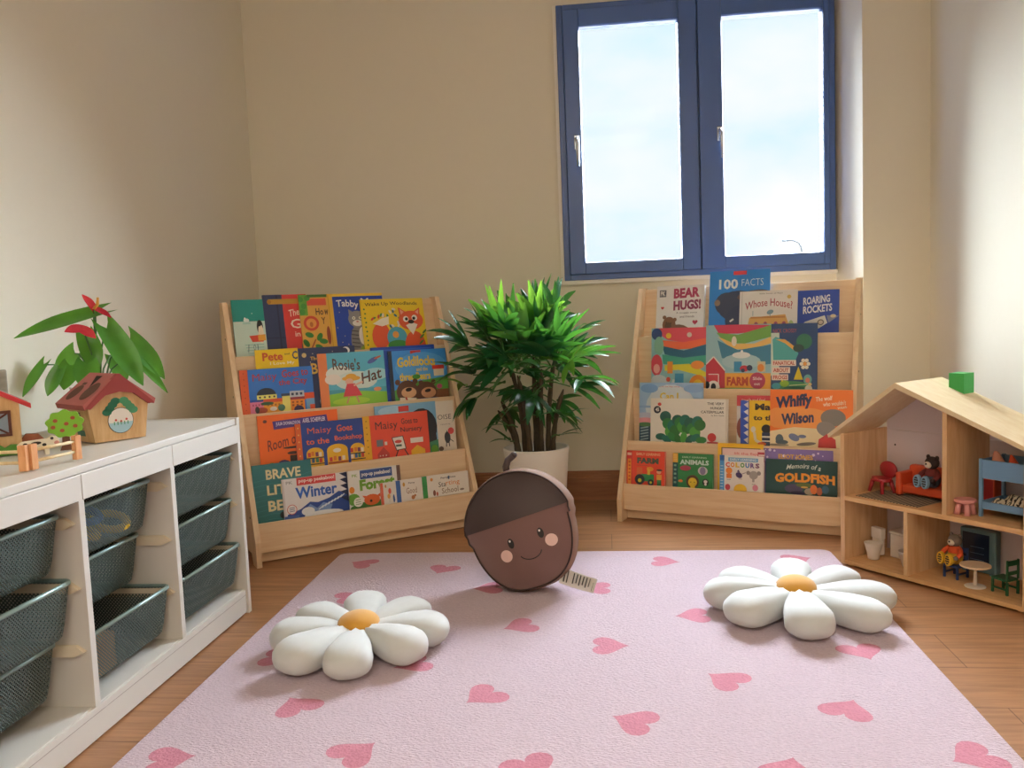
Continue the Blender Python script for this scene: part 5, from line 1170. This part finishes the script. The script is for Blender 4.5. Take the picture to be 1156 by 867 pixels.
def a_frogs(c):
    c.rect(0, 0, 1, 1.4, '#21406c'); c.rect(.0, .14, .18, .8, '#cfe0d2'); c.poly([(.03, .24), (.1, .20), (.4, .28), (.6, .46), (.5, .62), (.05, .56)], '#4fa3a0'); c.poly([(.1, .24), (.3, .24), (.6, .40), (.55, .44), (.3, .30)], '#d9a04a'); c.txt('NICK CROSSY', .04, .08, .56, .14, '#b0503f', .0); c.ell(.72, .28, .17, .12, '#2f6f54'); c.ell(.60, .38, .12, .06, '#27423c')
    c.rect(.02, .56, .55, .65, '#ecd9cc'); c.rect(.02, .67, .42, .76, '#ecd9cc'); c.rect(.02, .78, .38, .87, '#ecd9cc'); c.txt('FANATICAL', .05, .575, .52, .635, '#b5483a', .03); c.txt('ABOUT', .05, .685, .39, .745, '#b5483a', .03); c.txt('FROGS', .05, .795, .36, .855, '#b5483a', .03)
    for k in range(6): c.ci(.74+.075*math.cos(k*PI/3), .62+.06*math.sin(k*PI/3), .042, '#e6e2d2')
    c.ell(.74, .62, .04, .03, '#e8a04a'); c.poly([(.50, .86), (.60, .66), (.70, .86)], '#d9c52f'); c.ell(.80, .86, .09, .08, '#6aa8a0'); c.ell(.80, .87, .05, .04, '#cf7a6a'); c.ell(.45, .95, .35, .07, '#3f8a5a'); c.ell(.30, .92, .10, .05, '#8fb53a'); c.ell(.52, 1.02, .3, .06, '#27644c'); c.ci(.25, .88, .02, '#e8d63a'); c.ell(.12, .96, .10, .05, '#4a9aa6'); c.ell(.82, 1.0, .08, .06, '#d9d2c0')
    c.line([(.4, .95), (.8, .93)], .015, '#d9c9a0'); c.ell(.85, .93, .04, .025, '#e0c98a')
def a_can(c):
    c.rect(0, 0, 1, 1.4, '#9fbfe0'); c.ell(.50, .45, .40, .42, '#d5dfe8'); c.ell(.16, .1, .14, .08, '#7fa6d6'); c.ell(.86, .1, .16, .07, '#8fb0da'); c.txt('a lift the flap story', .32, .055, .64, .085, '#c9606a', .01); c.txt('Can I', .33, .17, .62, .30, '#e3c23a', .03); c.rect(0, .40, .2, .44, '#8fb0d8'); c.ell(.1, .62, .25, .10, '#c2c4da'); c.ell(.1, .68, .2, .07, '#e39aa6'); c.rect(0, .73, .3, 1.4, '#2e4a5c'); c.ell(.1, .73, .12, .04, '#4f7a4a')
    for k in range(5): c.line([(.02, .80+.05*k), (.15, .77+.05*k)], .02, '#8fa8b0')
def a_green(c):
    c.rect(0, 0, 1, 1.4, '#efe9e0'); c.rect(.97, 0, 1, 1.4, '#ddd4c8'); c.ci(.09, .27, .048, '#23283a'); c.txt('45', .065, .22, .115, .31, '#e6e2dc', .04); c.ell(.12, .14, .025, .04, '#c9463a')
    c.txt('THE VERY', .74, .08, .95, .14, '#5a5450'); c.txt('HUNGRY', .78, .18, .95, .24, '#5a5450'); c.txt('CATERPILLAR', .66, .27, .95, .33, '#5a5450'); c.txt('by Eric Carle', .79, .36, .95, .40, '#8a847e')
    gs_ = ('#1f5a4a', '#2f7a3c', '#4f9a3f', '#1c6a5c', '#2a6a2f')
    for k in range(15): c.ell(.20+.032*k, .58+.16*math.cos((k-7)*.42)**2*-1+.30*((k*7) % 5)/5, .075, .13, gs_[k % 5], rot=(k*37) % 180)
    for k in range(8): c.ell(.14+.075*k, .90+.05*(k % 2), .07, .08, gs_[(k*3) % 5], rot=k*25)
    c.ell(.80, .88, .055, .10, '#c43c3a'); c.rect(.74, .98, .88, 1.3, '#b5343a')
def a_redtop(c):
    c.rect(0, 0, 1, 1.4, '#e6e0d8'); c.rect(0, 0, 1, .22, '#c9434a'); c.txt('touch and feel', .10, .06, .6, .12, '#efd9d0', .01); c.ell(.10, .68, .10, .22, '#8c4a32')
def a_zig(c):
    c.rect(0, 0, 1, 1.4, '#ecc02a'); c.rect(0, 0, .155, 1.4, '#e6ddd6')
    for k in range(8): c.poly([(0, -.06+.16*k), (.06, -.06+.16*k), (.155, .03+.16*k), (.06, .10+.16*k), (0, .10+.16*k)], '#2f4fae')
    c.rect(.145, 0, .16, 1.4, '#3a4a8c'); c.txt('Ma', .27, .07, .56, .22, '#2a2422', .04); c.txt('to the', .24, .33, .70, .45, '#2a2422', .035); c.ell(.24, .66, .045, .07, '#e7ded0'); c.line([(.26, .72), (.28, .9), (.4, .98)], .05, '#e3d6c0'); c.ell(.48, .64, .09, .10, '#1f1f24'); c.rect(.40, .72, .6, 1.3, '#2c3a5a'); c.rect(.40, .80, .6, .84, '#e8e4da'); c.rect(.40, .90, .6, .93, '#e8e4da'); c.ell(.40, .98, .08, .04, '#d9643c')
def a_wilson(c):
    c.rect(0, 0, 1, 1.4, '#e5742b'); c.ell(.3, .50, .5, .20, '#e8954a'); c.poly([(0, .74), (.3, .66), (.7, .68), (1, .62), (1, 1.4), (0, 1.4)], '#ecd9ae'); c.txt('Whiffy', .07, .09, .52, .36, '#2a3054', .05, rise=.08); c.txt('Wilson', .14, .40, .54, .60, '#2a3054', .045, rise=.06); c.txt('The wolf', .56, .11, .76, .19, '#f5e6cf', .015, rise=.03); c.txt("who wouldn't", .65, .19, .92, .27, '#f5e6cf', .015, rise=.04); c.txt('wash', .82, .27, .93, .32, '#f5e6cf', .015, rise=.02)
    c.ell(.77, .48, .15, .15, '#7c756e'); c.ell(.69, .68, .12, .13, '#877f78', rot=20); c.ell(.90, .60, .08, .05, '#7c756e'); c.poly([(.58, 1.2), (.60, .86), (.70, .76), (.80, .86), (.82, 1.2)], '#b5302c'); c.ell(.45, .95, .12, .03, '#6d655c', rot=-6); c.ell(.30, .84, .07, .06, '#6f7896', rot=25); c.ell(.40, .82, .05, .03, '#6f7896'); c.ell(.12, .88, .05, .09, '#5a6a70'); c.ell(.15, .93, .08, .04, '#4f5f66'); c.ell(.10, .98, .14, .02, '#8a8070')
def a_farm(c):
    c.rect(0, 0, 1, 1.4, '#e0492f'); c.rect(0, 0, .15, 1.4, '#cf3a34'); c.rect(.03, .25, .12, 1.2, '#e8993c'); c.rect(.02, .06, .13, .14, '#efc0a8')
    for k in range(6): c.rect(.05, .32+.11*k, .10, .37+.11*k, '#c05a2a')
    c.txt('EARLY LEARNING', .26, .05, .88, .13, '#f3c89c', .02); c.txt('FARM', .28, .20, .84, .38, '#3f5a4a', .055); c.line([(.26, .44), (.55, .43)], .012, '#a85a3a'); c.rect(.27, .50, .42, .75, '#d86a3c'); c.ell(.62, .54, .09, .07, '#e89a3a'); c.poly([(.54, .46), (.60, .56), (.56, .58)], '#e8b04a')
    c.rect(.40, .70, .72, .92, '#2f8a4a'); c.ci(.35, .87, .13, '#1d2a33'); c.ci(.35, .90, .05, '#d9cf3a'); c.ci(.64, .95, .08, '#1d2a33'); c.ci(.64, .95, .03, '#d9cf3a'); c.rect(.55, .56, .62, .72, '#e8c04a'); c.ell(.85, .62, .06, .06, '#e7b48c'); c.ell(.86, .56, .08, .03, '#2a2420'); c.rect(.79, .70, .92, .86, '#e8a84a'); c.rect(.80, .86, .91, 1.05, '#3f7a4a')
def a_animals(c):
    c.rect(0, 0, 1, 1.4, '#2f8045'); c.rect(0, 0, .13, .28, '#e8a83a'); c.rect(0, .28, .13, 1.4, '#1d4f50')
    for k in range(5): c.rect(.03, .34+.13*k, .09, .40+.13*k, '#8ab5a0'); c.rect(.02, .04+.045*k, .10, .06+.045*k, '#f0c978')
    c.txt('EARLY LEARNING', .24, .08, .84, .13, '#cfe0c8', .01); c.txt('ANIMALS', .18, .18, .90, .33, '#d3e8e2', .045); c.ell(.32, .44, .14, .08, '#b0485c'); c.ell(.75, .50, .12, .13, '#cfc9cc'); c.ell(.75, .50, .07, .12, '#8a80a0'); c.ell(.50, .84, .16, .20, '#5a3a2a'); c.ell(.50, .86, .11, .14, '#e6c437'); c.line([(.44, .86), (.47, .85)], .015, '#3a2a20'); c.line([(.53, .85), (.56, .86)], .015, '#3a2a20'); c.rect(.45, .98, .56, 1.2, '#e6c437')
    c.poly([(.14, .85), (.22, .78), (.25, .88)], '#d9703a'); c.ell(.20, .84, .06, .04, '#d9703a'); c.ell(.82, .84, .08, .11, '#1f2426'); c.ell(.82, .82, .045, .05, '#f0ece6'); c.ell(.82, .90, .03, .04, '#f0ece6')
def a_yellow(c): c.rect(0, 0, 1, 1.4, '#ecb927'); c.rect(.08, .09, .94, 1.4, '#5f4630'); c.rect(.10, .11, .93, 1.4, '#d9c7b8')
def a_pink(c):
    c.rect(0, 0, 1, 1.4, '#edccc6'); c.txt('lift the flap', .28, .08, .84, .16, '#d97a78', .02); c.txt('Farm friends', .24, .24, .98, .38, '#2a2424', .035); c.rect(.84, .06, 1, .30, '#b5404a'); c.rect(.86, .12, 1, .15, '#efe2d6'); c.rect(.86, .20, 1, .23, '#3a3a4a')
def a_colours(c):
    c.rect(0, 0, 1, 1.4, '#ece7e2'); c.rect(0, 0, .11, 1.4, '#4f9ad4'); c.rect(0, 0, .11, .16, '#2f66ae')
    for k in range(9): c.rect(.02, .30+.085*k, .08, .33+.085*k, '#b9d6ea')
    c.rect(.20, .06, .88, .17, '#6fa8d0'); c.txt('EARLY LEARNING', .24, .08, .84, .145, '#e8eef2', .02)
    for i, (ch, col) in enumerate(zip('COLOURS', ('#cf4a38', '#e08a2c', '#e6bf3a', '#4f9a4a', '#3f7fc0', '#6a4a8c', '#7a4a6a'))): c.txt(ch, .14+.113*i, .20, .235+.113*i, .34, col, .05)
    c.ci(.22, .44, .075, '#e6892c'); c.rect(.16, .53, .28, .66, '#dd7c34'); c.ell(.45, .56, .08, .08, '#3d2a5c', rot=30); c.poly([(.40, .46), (.44, .40), (.47, .48)], '#3d2a5c'); c.line([(.52, .52), (.60, .48)], .012, '#4a3a5c'); c.ell(.78, .54, .10, .12, '#a39c98'); c.ell(.66, .48, .045, .06, '#8c8582'); c.ell(.90, .48, .045, .06, '#8c8582'); c.rect(.75, .56, .80, .74, '#a39c98')
    c.ell(.19, .92, .06, .09, '#c0404c'); c.ell(.48, .98, .15, .17, '#e6b92a'); c.ell(.82, .90, .065, .09, '#d98aa0'); c.line([(.17, .70), (.26, .70)], .010, '#6a6460'); c.line([(.44, .67), (.52, .67)], .010, '#6a6460'); c.line([(.74, .80), (.82, .80)], .010, '#6a6460')
def a_eliot(c):
    c.rect(0, 0, 1, 1.4, '#7d68a4')
    for k in range(30): c.ci(.03+.94*((k*37) % 100)/100, .03+.9*((k*53) % 97)/97*(.5 if k % 2 else 1), .010+.006*(k % 3), '#e0d4e8')
    c.txt('ELIOT JONES', .22, .12, .72, .26, '#d9a83c', .035); c.rect(0, .3, .05, 1.4, '#4a3a6a')
def a_gold(c):
    c.rect(0, 0, 1, 1.4, '#16433f'); c.txt('Memoirs of a', .30, .09, .78, .24, '#d5dcd2', .012, arc=.06, shear=.02); c.txt('GOLDFISH', .13, .38, .97, .66, '#ea962a', .05, arc=.04); c.ell(.40, .86, .13, .14, '#4a3f5a'); c.ell(.55, .74, .12, .07, '#5a6a2f'); c.ell(.62, .92, .07, .1, '#a8a08a'); c.ell(.68, .85, .05, .14, '#d9702a'); c.ell(.76, .90, .04, .12, '#b5603a'); c.ell(.84, .84, .05, .12, '#2f5a6a'); c.ell(.46, .98, .10, .06, '#241d3f'); c.ell(.55, .80, .05, .03, '#c9a04a')
RB = [
 (1, 0, .074, .269, .896, '#ece8e6', a_hugs, 'white book with plum capitals and a brown bear, leftmost on the top tier', None, .018),
 (1, 0, .288, .518, .943, '#2f82cc', a_facts, 'tall blue book with white lettering standing highest under the window', None, .008),
 (1, 1, .409, .622, .860, '#ece7e0', a_house, 'white book with an orange ark in front of the tall blue book', None, .0075),
 (1, 0, .571, .767, .854, '#22439c', a_rockets, 'royal blue book with white capitals and a rocket, rightmost on the top tier', None, .007),
 (2, 1, .083, .3005, .731, '#8fbfc4', a_zoo, 'colourful layered zoo book with an orange lion, leftmost on the second tier', None, .0075),
 (2, 1, .301, .5425, .737, '#9cc4cc', a_farmb, 'pale blue layered farm book with a red barn, middle of the second tier', None, .0075),
 (2, 1, .543, .705, .736, '#21406c', a_frogs, 'navy book with green leaves and frogs, rightmost on the second tier', None, .0075),
 (3, 0, .051, .303, .523, '#9fbfe0', a_can, 'pale blue book with faint yellow lettering, leftmost on the third tier', None, .0075),
 (3, 1, .100, .400, .464, '#efe9e0', a_green, 'wide cream book with green leafy shapes and a red spot on the third tier', None, .0075),
 (3, 0, .430, .6, .478, '#e6e0d8', a_redtop, 'white book with a red top band half hidden on the third tier', None, .0075),
 (3, 1, .446, .640, .461, '#ecc02a', a_zig, 'yellow book with a blue zigzag spine on the third tier', '#2f4fae', .0075),
 (3, 2, .554, .833, .502, '#e5742b', a_wilson, 'orange book with dark blue lettering and a grey shaggy shape on the third tier', None, .0075),
 (4, 1, .020, .173, .266, '#e0492f', a_farm, 'red board book with a green tractor, leftmost on the bottom tier', '#cf3a34', .014),
 (4, 1, .204, .357, .264, '#2f8045', a_animals, 'green board book with a yellow lion face on the bottom tier', '#e8a83a', .014),
 (4, 0, .372, .5365, .307, '#ecb927', a_yellow, 'yellow framed book standing furthest back on the bottom tier', None, .0075),
 (4, 1, .393, .542, .290, '#edccc6', a_pink, 'pale pink book between the yellow and white ones on the bottom tier', None, .0075),
 (4, 2, .384, .541, .267, '#ece7e2', a_colours, 'white board book with rainbow capitals and a blue spine on the bottom tier', '#4f9ad4', .0075),
 (4, 0, .537, .773, .295, '#7d68a4', a_eliot, 'purple starry book behind the dark green one on the bottom tier', None, .0075),
 (4, 1, .548, .788, .259, '#16433f', a_gold, 'dark green book with orange capitals, rightmost on the bottom tier', None, .0075),
]
for ti, lay, s0, s1, zt, base, art, lb, sp, th in RB: book('R', ti, lay, s0, s1, zt, base, art, lb, sp, th)

# ------------------------------------------------------------------ light
w = bpy.data.worlds.new('daylight_sky'); S.world = w; w.use_nodes = True; nt = w.node_tree
bg = nt.nodes['Background']
tc = node(nt, 'ShaderNodeTexCoord'); mp = node(nt, 'ShaderNodeMapping'); mp.inputs['Scale'].default_value = (2.2, 2.2, 4.5); mp.inputs['Location'].default_value = (.35, 0, .2)
nz = node(nt, 'ShaderNodeTexNoise', i_Scale=1.7, i_Detail=5., i_Roughness=.5)
nt.links.new(tc.outputs['Generated'], mp.inputs[0]); nt.links.new(mp.outputs[0], nz.inputs['Vector'])
rp = node(nt, 'ShaderNodeValToRGB'); rp.color_ramp.elements[0].position = .38; rp.color_ramp.elements[1].position = .62
rp.color_ramp.elements[0].color = (.72, .92, 1.0, 1); rp.color_ramp.elements[1].color = (1.0, 1.0, 1.0, 1)
nt.links.new(nz.outputs[0], rp.inputs[0]); nt.links.new(rp.outputs[0], bg.inputs[0]); bg.inputs[1].default_value = 1.18
def area(name, loc, rot, sx, sy, power, col):
    l = bpy.data.lights.new(name, 'AREA'); l.shape = 'RECTANGLE'; l.size = sx; l.size_y = sy; l.energy = power; l.color = col
    o = bpy.data.objects.new(name, l); C.objects.link(o); o.location = loc; o.rotation_euler = rot
    return o
# bright overcast sky seen through the window (soft, directional)
sun = bpy.data.lights.new('sky_light', 'SUN'); sun.energy = 102.0; sun.angle = math.radians(88); sun.color = (.82, .915, 1.0)
so = bpy.data.objects.new('sky_light', sun); C.objects.link(so)
dv = Vector((-.20, -1.0, -.74)); so.rotation_euler = dv.to_track_quat('-Z', 'Y').to_euler()
# added warm fill lights at ceiling height, unseen behind the camera, no fixture modelled
area('ceiling_fill', (-.1, -.7, ZC-.02), (0, 0, 0), 1.2, .6, 26, (1, .91, .78))
area('ceiling_fill', (-.1, -1.8, ZC-.02), (0, 0, 0), 1.2, .6, 26, (1, .91, .78))
p = bpy.data.lights.new('window_portal', 'AREA'); p.shape = 'RECTANGLE'; p.size = 1.1; p.size_y = 1.12; p.cycles.is_portal = True
po = bpy.data.objects.new('window_portal', p); C.objects.link(po); po.location = (.388, 3.70, 1.498); po.rotation_euler = (math.radians(-90), 0, 0)

S.view_settings.view_transform = 'Standard'; S.view_settings.look = 'None'; S.view_settings.gamma = 1; S.view_settings.use_curve_mapping = False
S.view_settings.exposure = -0.22
S.cycles.use_denoising = True
S.cycles.max_bounces = 8; S.cycles.diffuse_bounces = 5; S.cycles.transparent_max_bounces = 16
S.cycles.sample_clamp_indirect = 6
